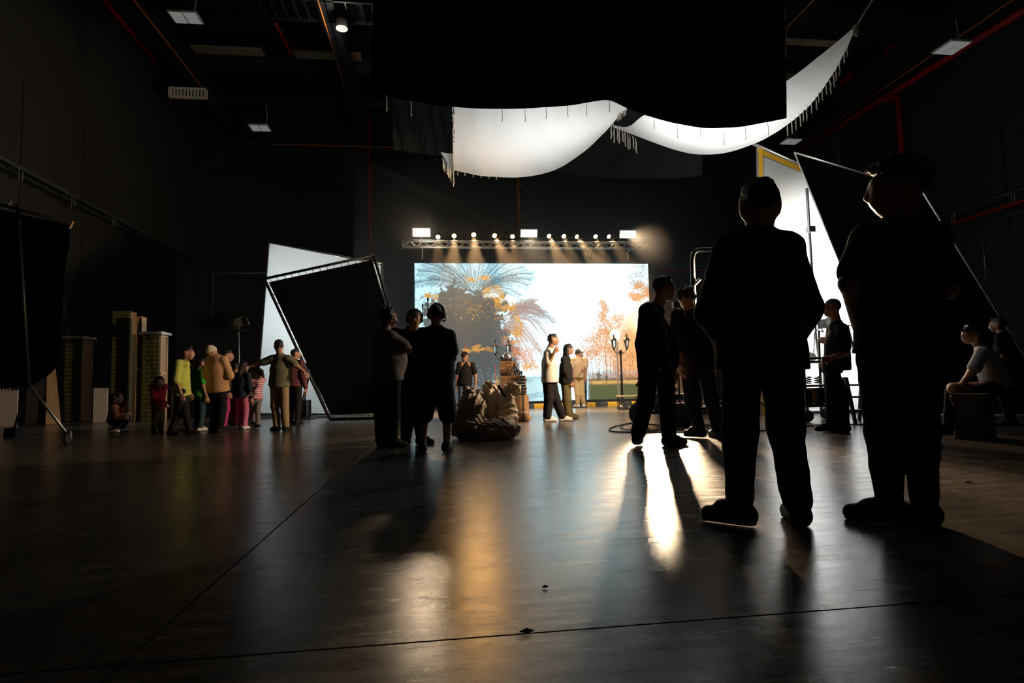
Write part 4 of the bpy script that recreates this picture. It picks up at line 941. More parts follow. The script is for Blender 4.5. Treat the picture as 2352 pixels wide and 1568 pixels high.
# white silk, left piece
sa = empty('silk_canopy', at(1230, 230, 10), 'large white silk sagging overhead, left piece with tied left edge', 'silk')
_, A, B = patch('cloth', [(1037, 205, 9.4), (1240, 205, 9.4), (1442, 205, 9.4)], [(1042, 391, 12.6), (1110, 404, 12.6), (1190, 407, 12.6), (1265, 394, 12.6), (1330, 357, 12.4), (1385, 308, 12), (1440, 246, 11)], M['silk'], sa, 70, 30, .03, 6, .12)
patch('flap', [(1012, 349, 12.7), (1028, 352, 12.7), (1043, 352, 12.6)], [(1016, 356, 12.7), (1030, 378, 12.7), (1043, 392, 12.6)], M['silk'], sa, 12, 6, .01, 2)
for k in range(9): tie(sa, at(1016+k*3.3, 362+k*3.4, 12.65), .22+.02*k, .016)
for k in range(6): tie(sa, at(1050+k*18, 395+k*1.8, 12.6), .07, .010)
for k in range(13): tie(sa, at(1040+k*.3, 245+k*11, 9.6+k*.23), .14, .012)
for k in range(7): tie(sa, at(1420+k*3.2, 262-k*3.6, 10.6), .13+.02*(k % 3), .014)
for p in (A[0], A[-1], A[35]): rope(sa, p)
rope(sa, B[0]); rope(sa, B[-1])
# white silk, right piece
sb = empty('silk_canopy', at(1650, 250, 10), 'large white silk sagging overhead, right piece pulled up to a rope', 'silk')
_, A, B = patch('cloth', [(1408, 287, 12.5), (1444, 290, 12), (1484, 262, 11), (1560, 236, 9.8), (1690, 228, 9.4), (1790, 196, 9.2), (1880, 130, 8.7), (1958, 66, 8.4)],
      [(1409, 289, 12.5), (1480, 319, 12.5), (1560, 347, 12.5), (1615, 355, 12.4), (1680, 348, 12), (1750, 322, 11.5), (1812, 284, 10.8), (1872, 228, 10), (1925, 150, 9.2), (1966, 62, 8.4)], M['silk'], sb, 80, 24, .022, 5, .04, 2)
MB().path([at(1966, 62, 8.4), at(1990, 22, 8.2), at(2020, -24, 8.0), fl(2060, -60, 0)*0+np.array([*at(2060, -90, 7.8)[:2], ZC])], .014, 6).build('rope', M['cord'], sb)
MB().lathe(at(1966, 64, 8.4), [(.01, .05), (.035, .03), (.03, 0), (.05, -.06), (.02, -.12)], 8).build('knot', M['cord'], sb)
for k in range(17):
    f = k/16; px = np.interp(f, [0, .3, .6, 1], [1948, 1905, 1868, 1808]); py = np.interp(f, [0, .3, .6, 1], [108, 180, 232, 288]); tie(sb, at(px, py-2, 9+f*1.6), random.uniform(.16, .27), .013)
for k in range(10): tie(sb, at(1405+k*6, 287+k*3.2, 12.4), random.uniform(.22, .36), .014)
rope(sb, A[0]); rope(sb, A[45])
# charcoal cloths behind
dk = empty('dark_cloth', at(970, 300, 14), 'charcoal cloth hanging behind the left silk', 'cloth')
patch('cloth', [(898, 190, 13.5), (970, 190, 13.5), (1046, 190, 13.5)], [(905, 344, 14.5), (970, 353, 14.5), (1046, 361, 14.5)], M['darkcloth'], dk, 40, 20, .04, 4)
for k in range(5): tie(dk, at(912+k*30, 347+k*3, 14.5), .12, .008, M['dmetal'])
rope(dk, at(902, 190, 13.5)); rope(dk, at(1042, 190, 13.5))
dk = empty('dark_cloth', at(1450, 350, 15), 'charcoal cloth sagging below the white silks in the centre', 'cloth')
patch('cloth', [(1256, 250, 13.2), (1420, 250, 13.2), (1612, 250, 13.2)], [(1258, 391, 15), (1330, 403, 15), (1430, 410, 15), (1540, 410, 15), (1613, 402, 15)], M['darkcloth'], dk, 60, 20, .05, 3, 0, 3)
for k in range(9): tie(dk, at(1300+k*36, 405+(3 if 2 < k < 7 else 0), 15), .14, .008, M['dmetal'])
rope(dk, at(1260, 250, 13.2)); rope(dk, at(1610, 250, 13.2))
# lamps that light the silk from above
M['em_soft'] = emis('soft_lamp_face', (.92, .97, 1), 3)
for k, (px, py, Z, en, lb) in enumerate(((1230, 92, 11.0, 62, 'left'), (1640, 130, 11.0, 70, 'right'))):
    c = at(px, py, Z); r = empty('overhead_softlight', c, 'film softlight hanging above the %s white silk behind the drape' % lb, 'lamp')
    MB().box(c+np.array([0, 0, .1]), (1.2, .8, .2)).build('housing', M['dmetal'], r); MB().box(c-np.array([0, 0, .01]), (1.1, .7, .02)).build('lit_face', M['em_soft'], r)
    rope(r, c+np.array([0, 0, .2]), None, .02)
    e = lamp('softlight', 'AREA', c-np.array([0, 0, .03]), en, (.97, .98, 1), c-np.array([0, 0, 3]), shape='RECTANGLE', size=1.1, size_y=.7, spread=2.6); e.parent = r; e.location = (0, 0, -.03)
# framed flags and diffusion frames
def quadcloth(name, c, mt, parent, n=14, fold=.012, inset=0.):
    C = [np.array(p, float) for p in c]; mid = sum(C)/4; C = [p+(mid-p)*inset for p in C]; nr = _n(np.cross(C[1]-C[0], C[3]-C[0]))
    V = []; 
    for j in range(n+1):
        for i in range(n+1):
            u, v = i/n, j/n; p = (C[0]*(1-u)+C[1]*u)*(1-v)+(C[3]*(1-u)+C[2]*u)*v
            V.append(p+nr*fold*(math.sin(7*u+9*v)+.6*math.sin(15*u-6*v))*16*u*(1-u)*v*(1-v))
    return mk(name, V, [(j*(n+1)+i, (j+1)*(n+1)+i, (j+1)*(n+1)+i+1, j*(n+1)+i+1) for j in range(n) for i in range(n)], mt, parent, True)
def flag(name, label, C, mt, tube_mt, inset, r=.03, ties=12, tmt=None, cat='flag', fold=.012):
    C = [np.array(p, float) for p in C]; root = empty(name, (C[2]+C[3])/2*[1, 1, 0], label, cat)
    quadcloth('cloth', C, mt, root, 20, fold, inset)
    for i in range(4): MB().tube(C[i], C[(i+1) % 4], r, 8).build('frame_tube', tube_mt, root, True)
    mid = sum(C)/4
    for i in range(4):
        a, b = C[i], C[(i+1) % 4]
        for k in range(ties):
            f = (k+.5)/ties; p = a+(b-a)*f; q = p+(mid-p)*inset*1.15
            MB().path([p, (p+q)/2+np.array([.01, .0, -.01]), q], .007, 5).build('tie', tmt or M['rubber'], root)
    return root
Zb = 14.2
gl = lambda px, py, Z: np.maximum(at(px, py, Z), [-99, -99, .035])
flag('black_flag', 'tilted square black flag in a tube frame in front of the left white frame', [at(607, 640, 14.6), at(858, 586, 14.6), gl(968, 964, 14.2), gl(757, 963, 14.2)], M['blackcloth'], M['dmetal'], .055, .035, 15)
wfl = flag('diffusion_frame', 'white cloth stretched on a frame behind the tilted black flag', [at(618, 556, 17.0), at(877, 606, 16.4), gl(880, 958, 16.2), gl(588, 951, 17)], M['silk2'], M['steel'], .015, .03, 22, None, 'frame', .05)
flag('black_flag', 'large black flag leaning at right behind the tall man', [at(1825, 350, 11.0), at(2118, 439, 9.9), gl(2440, 968, 9.6), gl(2073, 955, 11.0)], M['blackcloth'], M['alu'], .012, .016, 10)
wfr = empty('diffusion_frame', fl(1900, 950)*[1, 1, 0], 'tall glowing white diffusion frame with yellow edge at right', 'frame')
C = [at(1740, 338, 12.6), at(2060, 478, 12.2), gl(2075, 952, 12.2), gl(1748, 952, 12.6)]
quadcloth('cloth', C, M['silk2'], wfr, 20, .02)
MB().tube(at(1728, 329, 12.6), C[1], .035, 8).build('top_tube', M['alu'], wfr, True)
for i in (1, 2, 3): MB().tube(C[i], C[(i+1) % 4], .03, 8).build('frame_tube', M['alu'], wfr, True)
up_ = (C[3]-C[0])/np.linalg.norm(C[3]-C[0]); al_ = (C[1]-C[0])/np.linalg.norm(C[1]-C[0])
fn_ = _n(np.cross(al_, up_)); fn_ = fn_ if fn_[1] < 0 else -fn_
MB().box((C[0]+C[1])/2+up_*.08+fn_*.03, (np.linalg.norm(C[1]-C[0]), .09, .012), [al_, np.cross(fn_, al_), fn_]).build('yellow_edge', M['yellow'], wfr)
MB().box((C[0]+C[3])/2+al_*.06+fn_*.035, (np.linalg.norm(C[3]-C[0]), .08, .012), [up_, np.cross(fn_, up_), fn_]).build('yellow_edge', M['yellow'], wfr)
a, b = at(1853, 432, 12.1), fl(1885, 948); MB().path([a, b], .03, 8).build('stand_pole', M['steel'], wfr, True)
MB().box(at(1862, 527, 12.1), (.14, .12, .12)).build('clamp', M['steel'], wfr)
# lamps behind the two white frames
def film_lamp(c, tgt, en, col, label, size=.5, spot=1.9):
    c = np.array(c, float); d = _n(np.array(tgt)-c); A = axes_to(d); r = empty('film_lamp', (c[0], c[1], 0), label, 'lamp')
    MB().box(c-d*.16, (size, size*.8, .3), A).build('housing', M['dmetal'], r); MB().box(c+d*.0, (size*.85, size*.65, .02), A).build('lit_face', M['em_soft'], r)
    MB().tube((c[0], c[1], .0), c-UP*.1-d*.16, .02, 8).build('stand_pole', M['dmetal'], r)
    for k in range(3):
        a = k*2.1; MB().tube((c[0], c[1], .5), (c[0]+.5*math.cos(a), c[1]+.5*math.sin(a), .015), .014, 6).build('leg', M['dmetal'], r)
    e = lamp('lamp_light', 'SPOT', c+d*.05, en, col, tgt, spot_size=spot, spot_blend=.6, shadow_soft_size=.2); e.parent = r; e.location = [float(v) for v in (c+d*.05-WL[r])]
    return r
ctr = (C[0]+C[1]+C[2]+C[3])/4
film_lamp([ctr[0]+.35, ctr[1]+2.5, 2.9], [ctr[0]+.1, ctr[1], 2.5], 2300, (.95, .98, 1), 'strong film lamp on a stand behind the tall right diffusion frame')
lc = at(735, 790, 16.6)
film_lamp([lc[0]-.2, lc[1]+3.2, 3.3], [lc[0]-.2, lc[1], 2.7], 780, (.88, .96, 1), 'added unseen film lamp on a stand behind the left white frame', .5, 2.3)  # unseen cool lamp, added so the left cloth glows evenly

kl = at(1502, 752, 14.6)
film_lamp(kl, (2.1, 2.0, 0), 17000, (1, .72, .44), 'warm low film lamp on a stand behind the striding man', .34, .37)
film_lamp(at(1716, 650, 10.0), (-7.0, 14.6, 1.0), 3200, (1, .70, .42), 'warm film lamp on a stand hidden behind the large man, turned to the left', .34, 1.6)

def hung_fill_lamp(c, tgt, en, col, label):  # out-of-view lamps added to brighten the set from the camera side
    c = np.array(c, float); d = _n(np.array(tgt)-c); A = axes_to(d); r = empty('added_fill_lamp', c, label, 'lamp')
    MB().lathe(c-d*.3, [(.1, 0), (.16, .04), (.17, .28), (.19, .3), (.15, .3), (.14, .27)], 16, A).build('housing', M['dmetal'], r, True)
    MB().lathe(c, [(.02, -.04), (.14, -.03), (.13, -.01), (.02, .0)], 14, A).build('lit_lens', M['em_soft'], r, True)
    MB().tube(c-d*.15, (c[0], c[1]-.05, ZC-.02), .018, 6).build('drop_pole', M['dmetal'], r)
    e = lamp('added_fill_light', 'SPOT', c+d*.03, en, col, tgt, spot_size=1.05, spot_blend=.6, shadow_soft_size=.25); e.parent = r; e.location = [float(v) for v in (c+d*.03-WL[r])]
hung_fill_lamp(at(1195, 325, 13.9), (2.6, 17.6, .3), 1500, (1, .87, .70), 'added unseen fill lamp hanging behind the left silk, aimed at the set')
hung_fill_lamp(at(1662, 320, 13.6), (4.6, 17.4, .3), 1500, (1, .87, .70), 'added unseen fill lamp hanging behind the right silk, aimed at the set')
# ------------------------------------------------------------------ set pieces at left
def me_of(mb, name, mt):
    me = bpy.data.meshes.new(name); me.from_pydata(mb.V, [], mb.F); me.materials.append(mt); return me
def brick_mesh(w, d, h, mt, name, b=.012):
    v = []; hw, hd, hh = w/2, d/2, h/2
    for (y, s) in ((hd, 0), (-hd+b, 0), (-hd, b)):
        v += [(-hw+s, y, -hh+s), (hw-s, y, -hh+s), (hw-s, y, hh-s), (-hw+s, y, hh-s)]
    f = [(0, 3, 2, 1), (8, 9, 10, 11)]
    for k in (0, 4): f += [(k+i, k+(i+1) % 4, k+4+(i+1) % 4, k+4+i) for i in range(4)]
    return me_of(type('o', (), dict(V=v, F=f)), name, mt)
def set_column(px0, px1, px2, ytop, ybase, label, cap_w=None, shelves=(.3, .62), bricks=True):
    y = fl(px0, ybase)[1]; x0, x1 = aty(px0, ybase, y)[0], aty(px1, ybase, y)[0]; ztop = aty(px0, ytop, y)[2]
    yb = atx(px2, ybase, x1)[1]; D = max(.2, min(.8, yb-y)); W_ = x1-x0
    r = empty('set_column', ((x0+x1)/2, y+D/2, 0), label, 'set piece', 'brick set columns')
    t = .025
    MB().box(((x0+x1)/2, y+t/2+.02, ztop/2), (W_, t, ztop)).build('front_board', M['olivejoint'], r)
    MB().box(((x0+x1)/2, y+D-t/2, ztop/2), (W_, t, ztop)).build('back_board', M['ply'], r)
    MB().box((x0+t/2, y+D/2, ztop/2), (t, D-.06, ztop)).build('side_board', M['ply'], r)
    MB().box((x1-.03, y+D/2+.01, ztop/2), (t, D-.06, ztop-.04)).build('inner_board', M['ply'], r)
    for yy in (y+.055, y+D-.045): MB().box((x1-.02, yy, ztop/2), (.05, .04, ztop)).build('post', M['wood'], r)
    for f in (.012, .985)+tuple(shelves): MB().box((x1-.02, y+D/2, ztop*f), (.05, D-.07, .045)).build('rail', M['wood'], r)
    if bricks:
        rows = max(6, int(round(ztop/.118))); hr = ztop/rows; bw = .235
        me = brick_mesh(bw-.012, .04, hr-.012, M['olive'], 'foam_brick')
        for k in range(rows):
            off = -bw/2 if k % 2 else 0.; x = x0+off
            while x < x1-.02:
                a, b = max(x, x0), min(x+bw, x1)
                if b-a > .05: inst(me, 'brick', r, ((a+b)/2, y+random.uniform(-.006, .004), hr*(k+.5)), scale=((b-a-.012)/(bw-.012), 1, 1), rotz=random.uniform(-.01, .01))
                x += bw
    if cap_w:
        MB().box(((x0+x1)/2, y+D/2, ztop+.04), (W_+.12, D+.12, .07)).build('white_cap', M['whitepanel'], r)
    return r, (x0, x1, y, D, ztop)
set_column(144, 183, 209, 778, 968, 'short olive brick set column with pale cap, leftmost and in shade', True, (.40,))
set_column(252, 293, 309, 714, 968, 'tallest olive brick set column with open pine back', None, (.63,))
set_column(323, 364, 383, 768, 968, 'olive brick set column with white cap behind the girl in red', True, (.55,))
# open pine rack beside the tallest column
y = fl(316, 968)[1]+.05; xa, xb = aty(309.5, 968, y)[0], aty(321, 968, y)[0]; zt_ = aty(315, 728, y)[2]
r = empty('pine_rack', ((xa+xb)/2, y, 0), 'narrow open pine rack standing against the tallest brick column', 'rack')
MB().box(((xa+xb)/2, y+.25, zt_/2), (xb-xa, .02, zt_)).build('back_board', M['ply'], r)
for x in (xa+.01, xb-.01): MB().box((x, y+.12, zt_/2), (.02, .25, zt_)).build('side_board', M['wood'], r)
for k in range(5): MB().box(((xa+xb)/2, y+.12, zt_*(k+.02)/4.05+.02), (xb-xa-.04, .25, .035)).build('shelf', M['wood'], r)
# white panel, small wood frame, boards
y = fl(230, 969)[1]; xa, xb = aty(214, 969, y)[0], aty(246, 969, y)[0]; z = aty(230, 891, y)[2]
tag(MB().box(((xa+xb)/2, y, z/2), (xb-xa, .05, z)).build('white_panel', M['whitepanel']), 'plain white low panel standing between the brick columns', 'panel')
y = fl(388, 960)[1]; xa, xb = aty(381, 960, y)[0], aty(396, 960, y)[0]; z = aty(388, 886, y)[2]
r = empty('wood_frame', ((xa+xb)/2, y, 0), 'small empty pine frame right of the capped brick column', 'frame')
for (c, s) in ((((xa+xb)/2, y, .02), (xb-xa, .04, .04)), (((xa+xb)/2, y, z-.02), (xb-xa, .04, .04)), ((xa+.02, y, z/2), (.04, .04, z)), ((xb-.02, y, z/2), (.04, .04, z))): MB().box(c, s).build('bar', M['wood'], r)
a, b, c_, d = fl(104, 974), fl(140, 972), at(126, 834, Zf(140, 972)+.35), at(100, 858, Zf(104, 974)+.35)
d = at(108, 836, Zf(104, 974)+.35); nrm = _n(np.cross(b-a, d-a))*.02
V = [a, b, c_, d, a+nrm, b+nrm, c_+nrm, d+nrm]
tag(mk('plywood_sheet', V, [(0, 1, 2, 3), (7, 6, 5, 4), (0, 4, 5, 1), (1, 5, 6, 2), (2, 6, 7, 3), (3, 7, 4, 0)], M['ply']), 'pale plywood sheet leaning on the wall behind the left black flag', 'board')
a, b = fl(0, 980), fl(30, 978); c_, d = at(16, 820, Zf(30, 978)+.3), at(-14, 820, Zf(0, 980)+.3)
r = empty('slat_rack', a*[1, 1, 0], 'narrow pine slat rack leaning at the left edge', 'rack')
for k in range(5): MB().tube(a+(b-a)*k/4, d+(c_-d)*k/4, .016, 6).build('slat', M['wood'], r)
for f in (.02, .3, .97): MB().tube(a+(d-a)*f, b+(c_-b)*f, .018, 6).build('crossbar', M['wood'], r)
a, b = fl(-20, 982), fl(14, 981); tag(MB().box((a+b)/2+np.array([0, .3, .45]), (abs(b[0]-a[0])+.1, .03, .9)).build('pale_board', M['whitepanel']), 'pale board behind the slat rack at the left edge', 'board')
y = fl(137, 969)[1]; p = aty(138, 850, y)
# big black flag at the left edge, on a rolling stand
Zl = 9.2
r = empty('black_flag', fl(60, 1000)*[1, 1, 0], 'black flag cloth draped on a pole at the left edge, on casters', 'flag')
patch('cloth', [(-160, 448, Zl-.3), (-160, 700, Zl-.3), (-160, 905, Zl-.3)], [(163, 516, Zl), (153, 600, Zl), (143, 720, Zl), (136, 820, Zl), (118, 856, Zl), (70, 887, Zl-.1)], M['blackcloth'], r, 40, 24, .03, 3)
MB().tube(at(-170, 425, Zl-.3), at(166, 513, Zl), .025, 8).build('top_pole', M['dmetal'], r, True)
MB().tube(at(160, 524, Zl), at(168, 508, Zl), .018, 6).build('clamp', M['wood'], r)
MB().tube(at(12, 478, Zl-.05), at(26, 462, Zl-.05), .02, 6).build('clamp', M['alu'], r)
g0 = fl(155, 1022); g1 = fl(30, 1002)
MB().tube(at(66, 884, Zl-.2), g0+np.array([-.03, 0, .2]), .022, 8).build('stand_leg', M['steel'], r, True)
MB().tube(at(66, 884, Zl-.2), at(40, 470, Zl-.1), .03, 8).build('mast', M['dmetal'], r, True)
MB().tube(at(66, 884, Zl-.2), g1+UP*.1, .022, 8).build('stand_leg', M['dmetal'], r, True)
MB().box(g1+UP*.08, (.2, .2, .16)).build('weight', M['rubber'], r)
cw = MB().lathe(g0+UP*.092, [(.03, -.028), (.075, -.026), (.09, -.012), (.09, .012), (.075, .026), (.03, .028)], 20, [[0, 1, 0], [0, 0, 1], [1, 0, 0]]).build('caster', M['rubber'], r, True)
MB().box(g0+UP*.15, (.09, .05, .12)).build('caster_fork', M['steel'], r)
# lamp on a stand among the children
p = at(548, 738, 14.6); gx_ = at(551, 962, 14.6); r = empty('stand_lamp', (gx_[0], gx_[1], 0), 'unlit dark film lamp on a stand behind the children', 'lamp')
d = _n(RIGHT*.5-AWAY*.6+UP*-.3); A = axes_to(d)
MB().lathe(p-d*.1, [(.06, -.14), (.12, -.1), (.13, .1), (.15, .16), (.12, .16)], 14, A).build('head', M['dmetal'], r, True)
for k in range(4):
    a = k*math.pi/2+.4; q = p+d*.14+(A[0]*math.cos(a)+A[1]*math.sin(a))*.17; MB().box(q, (.2, .012, .2), [(-A[0]*math.sin(a)+A[1]*math.cos(a)), A[0]*math.cos(a)+A[1]*math.sin(a), d]).build('barn_door', M['steel'] if k == 0 else M['dmetal'], r)
MB().tube((gx_[0], gx_[1], .02), p-UP*.12, .018, 8).build('pole', M['steel'], r, True)
for k in range(3): MB().tube((gx_[0], gx_[1], .5), (gx_[0]+.45*math.cos(k*2.1+.4), gx_[1]+.45*math.sin(k*2.1+.4), .012), .012, 6).build('leg', M['dmetal'], r)
# camera tripod and flight case
g0 = fl(690, 962); r = empty('camera_tripod', g0, 'black camera on a tripod beside the plaid shirt operator', 'tripod')
tp = g0+UP*1.25+AWAY*.35+RIGHT*.12
for a in (.3, 2.4, 4.5): MB().tube(tp, (tp[0]+.5*math.cos(a), tp[1]+.5*math.sin(a), .015), .02, 6).build('leg', M['dmetal'], r)
MB().box(tp+UP*.12, (.16, .3, .18)).build('camera', M['rubber'], r); MB().lathe(tp+UP*.12+AWAY*.15, [(.05, 0), (.06, .03), (.06, .14), (.045, .14)], 12, axes_to(AWAY)).build('lens', M['rubber'], r, True)
MB().tube(tp+UP*.05, tp-AWAY*.35-UP*.1, .01, 6).build('pan_handle', M['dmetal'], r)
g0 = fl(703, 957); s = depth(g0)/F_PX; w, hgt = 26*s, 36*s
g0 = g0-AWAY*.45
r = empty('flight_case', g0+AWAY*.2, 'small black flight case with metal edges at the white frame', 'case')
c = g0+AWAY*.2
MB().box(c+UP*(hgt/2+.02), (w, .34, hgt), [RIGHT, AWAY, UP]).build('body', M['rubber'], r)
for i in (-1, 1):
    for j in (-1, 1):
        MB().box(c+RIGHT*i*w/2+AWAY*j*.17+UP*(hgt/2+.02), (.03, .03, hgt+.02), [RIGHT, AWAY, UP]).build('edge', M['alu'], r)
        MB().box(c+AWAY*j*.17+UP*(.02+hgt*(i+1)/2), (w, .03, .03), [RIGHT, AWAY, UP]).build('edge', M['alu'], r)
MB().box(c-AWAY*.175+UP*hgt*.5, (w*.45, .015, hgt*.3), [RIGHT, AWAY, UP]).build('handle_plate', M['alu'], r)
for i in (-1, 1): MB().box(c-AWAY*.178+RIGHT*i*w*.35+UP*hgt*.8, (.04, .015, .06), [RIGHT, AWAY, UP]).build('latch', M['alu'], r)
# ------------------------------------------------------------------ kerb, lamp posts, bench
kb = fl(1440, 931)[1]
x = aty(1040, 930, kb)[0]; xe = aty(1496, 930, kb)[0]; k = 0; seg = .40
M['kyel'] = mat('kerb_yellow', (.85, .43, .02), .6); M['kblk'] = mat('kerb_black', (.06, .055, .05), .7)
kr = empty('painted_kerb', ((x+xe)/2, kb, 0), 'low kerb painted in yellow and black blocks before the screen', 'kerb')
ph = aty(1339, 930, kb)[0]; n0 = math.floor((x-ph)/seg); 
for k in range(n0, n0+30):
    xx = ph+k*seg
    if xx > xe: break
    mb = MB(); w = seg-.012; pr = [(-.08, 0), (-.08, .10), (-.05, .135), (.09, .135), (.09, 0)]
    V = [(xx+e, kb+a, b) for e in (.006, .006+w) for a, b in pr]
    mb.add(V, [(4, 3, 2, 1, 0), (5, 6, 7, 8, 9)]+[(i, (i+1) % 5, 5+(i+1) % 5, 5+i) for i in range(5)])
    mb.build('kerb_block', M['kyel'] if k % 2 == 0 else M['kblk'], kr)
M['iron'] = mat('cast_iron', (.035, .032, .028), .5, .5)
def lamp_post(px, ybase, ytop, label, Z=None):
    Z = Zf(px, ybase) if Z is None else Z; g0 = at(px, ybase, Z); g0[2] = 0; H = at(px, ytop, Z)[2]; r = empty('lamp_post', g0, label, 'lamp post', 'twin lantern posts')
    MB().lathe(g0, [(.17, 0), (.17, .03), (.12, .06), (.06, .1), (.07, .16), (.05, .2), (.06, .24), (.035, .3), (.035, .31)], 14).build('base', M['iron'], r, True)
    hp_ = H-.52
    MB().lathe(g0, [(.035, .3), (.033, .9), (.045, .93), (.045, .97), (.03, 1.0), (.026, hp_-.05), (.045, hp_-.03), (.045, hp_+.02), (.02, hp_+.05)], 12).build('post', M['iron'], r, True)
    for sg in (-1, 1):
        c0 = g0+UP*hp_; pts = [c0+RIGHT*sg*(.02+.17*t)+UP*(-.08*math.sin(math.pi*t)+.06*t*t) for t in np.linspace(0, 1, 9)]; l0 = pts[-1]
        MB().path(pts, .011, 6).build('arm', M['iron'], r, True)
        MB().path([c0+RIGHT*sg*(.06+.035*math.cos(a))+UP*(-.07+.035*math.sin(a)) for a in np.linspace(0, 5, 10)], .007, 5).build('scroll', M['iron'], r, True)
        ln = MB().lathe(l0, [(.02, -.02), (.035, 0), (.03, .03), (.05, .05), (.045, .06)], 8).build('lantern_base', M['iron'], r)
        for q in range(6): a = q*math.pi/3; MB().tube(l0+np.array([.05*math.cos(a), .05*math.sin(a), .05]), l0+np.array([.075*math.cos(a), .075*math.sin(a), .26]), .006, 5).build('lantern_bar', M['iron'], r)
        MB().lathe(l0, [(.042, .06), (.066, .255), (.066, .256)], 8).build('lantern_glass', M['glass'], r)
        MB().lathe(l0, [(.11, .26), (.10, .28), (.06, .33), (.03, .36), (.02, .38), (.028, .40), (.01, .44), (.003, .50)], 8).build('lantern_roof', M['iron'], r)
lamp_post(1430, 937, 765, 'twin lantern lamp post standing right, by the bench')
lamp_post(1156, 935, 778, 'twin lantern lamp post rising behind the box tower', 17.2)
g0, g1 = fl(1421, 940), fl(1463, 939); h_ = at(1440, 909, depth(g0))[2]
r = empty('small_bench', (g0+g1)/2, 'small bench with wooden top on thin metal legs', 'bench')
MB().box((g0+g1)/2+UP*h_, (np.linalg.norm(g1-g0)+.06, .26, .03), [RIGHT, AWAY, UP]).build('top', M['wood'], r)
for p in (g0, g1):
    for s in (-1, 1): MB().tube(p+AWAY*s*.1+UP*h_, p+AWAY*s*.1, .013, 6).build('leg', M['dmetal'], r)
for s in (-1, 1): MB().tube(g0+AWAY*s*.1+UP*.013, g1+AWAY*s*.1+UP*.013, .013, 6).build('foot_bar', M['dmetal'], r)
# ------------------------------------------------------------------ tower of blocks with glassware
g0 = fl(1192, 961); s = depth(g0)/F_PX; th_ = math.radians(20)
e1 = -RIGHT*math.cos(th_)+AWAY*math.sin(th_); e2 = RIGHT*math.sin(th_)+AWAY*math.cos(th_)
r = empty('block_tower', g0+e1*.2+e2*.3, 'tall stack of brown cardboard blocks beside the sacks', 'stack')
bl_, bh_ = .145, .069; nrow = int((961-858)*s/bh_)
me = me_of(MB().box((0, 0, 0), (bl_-.006, bl_-.006, bh_-.005)), 'block', M['brown']); me2 = me_of(MB().box((0, 0, 0), (bl_-.006, bl_-.006, bh_-.005)), 'block_pale', M['card'])
rz = math.atan2(e1[1], e1[0])
for k in range(nrow):
    for i in range(3):
        for j in range(4):
            if 0 < i < 2 and 0 < j < 3 and k < nrow-1: continue
            c = g0+e1*bl_*(i+.5)+e2*bl_*(j+.5)+UP*bh_*(k+.5)+np.array([random.uniform(-.012, .012), random.uniform(-.012, .012), 0])
            inst(me if random.random() < .7 else me2, 'block', r, c, rotz=rz+random.uniform(-.06, .06))
ztop = nrow*bh_
for k in range(5):
    for i in range(2):
        for j in range(2): inst(me if random.random() < .6 else me2, 'block', r, g0+e1*bl_*(i+1.9)+e2*bl_*(j+1.6)+UP*(ztop+bh_*(k+.5))+np.array([random.uniform(-.008, .008), 0, 0]), rotz=rz+random.uniform(-.05, .05))
inst(me2, 'block', r, g0+RIGHT*.18-AWAY*w*.4+UP*bh_/2, rotz=.4)
pt = g0+e1*bl_*2.4+e2*bl_*2.1+UP*(ztop+5*bh_)
o = empty('glass_dome', pt, 'shiny glass globe on a dark base topping the block tower', 'globe')
MB().lathe(pt, [(.09, 0), (.11, .01), (.11, .035), (.08, .045)], 16).build('base', M['rubber'], o)
M['foil'] = mat('silver_globe', (.75, .77, .8), .25, .9, bump=.5, bscale=40)
MB().lathe(pt+UP*.04, [(.11, 0), (.118, .05), (.105, .10), (.075, .14), (.04, .16), (.008, .168)], 18).build('globe', M['foil'], o, True)
gi = 0
for i in range(3):
    for j in range(3):
        if i == 2 and j > 0: continue
        p = g0+e1*bl_*(.3+.75*i+.1*(j % 2))+e2*bl_*(.35+1.0*j)-e1*(.03 if i == 1 and j else 0)+UP*ztop; gi += 1; k = gi % 3
        nm = ['tumbler_glass', 'glass_bottle', 'glass_jar'][k]
        prof = [[(.03, 0), (.038, .10), (.034, .10), (.028, .012), (.004, .012)], [(.035, 0), (.036, .1), (.02, .14), (.014, .16), (.015, .2), (.01, .2)], [(.035, 0), (.047, .03), (.047, .08), (.034, .11), (.03, .11), (.042, .075), (.004, .012)]][k]
        lab = ['clear drinking glass on the block tower among the glassware', 'clear glass bottle on the block tower among the glassware', 'rounded clear glass jar on the block tower among the glassware'][k]
        lab = lab.replace('among the glassware', '%s row, %s' % (('front', 'middle', 'back')[j], ('at the right corner', 'second from the right corner', 'third from the right corner')[i]))
        tag(MB().lathe(p, prof, 14).build(nm, M['glass'], None, True), lab, nm.split('_')[1] if k else 'glass', ['glasses on the block tower', 'bottles on the block tower', 'jars on the block tower'][k])
g1 = fl(1203, 966); w, hg = 24*s, 55*s
r = empty('flat_carton', g1, 'flat cardboard carton with dark tape leaning on the block tower', 'carton'); A = [RIGHT, _n(AWAY*.98-UP*.15), _n(UP*.98+AWAY*.15)]
c = g1+A[2]*hg/2+AWAY*.05; MB().box(c, (w, .07, hg), A).build('carton', M['card'], r); MB().box(c-A[1]*.037, (w*.2, .004, hg), A).build('tape', M['tape'], r)
MB().box(c-A[1]*.04+A[2]*-.18*hg, (w*.8, .004, hg*.06), A).build('label_strip', M['whitepanel'], r)
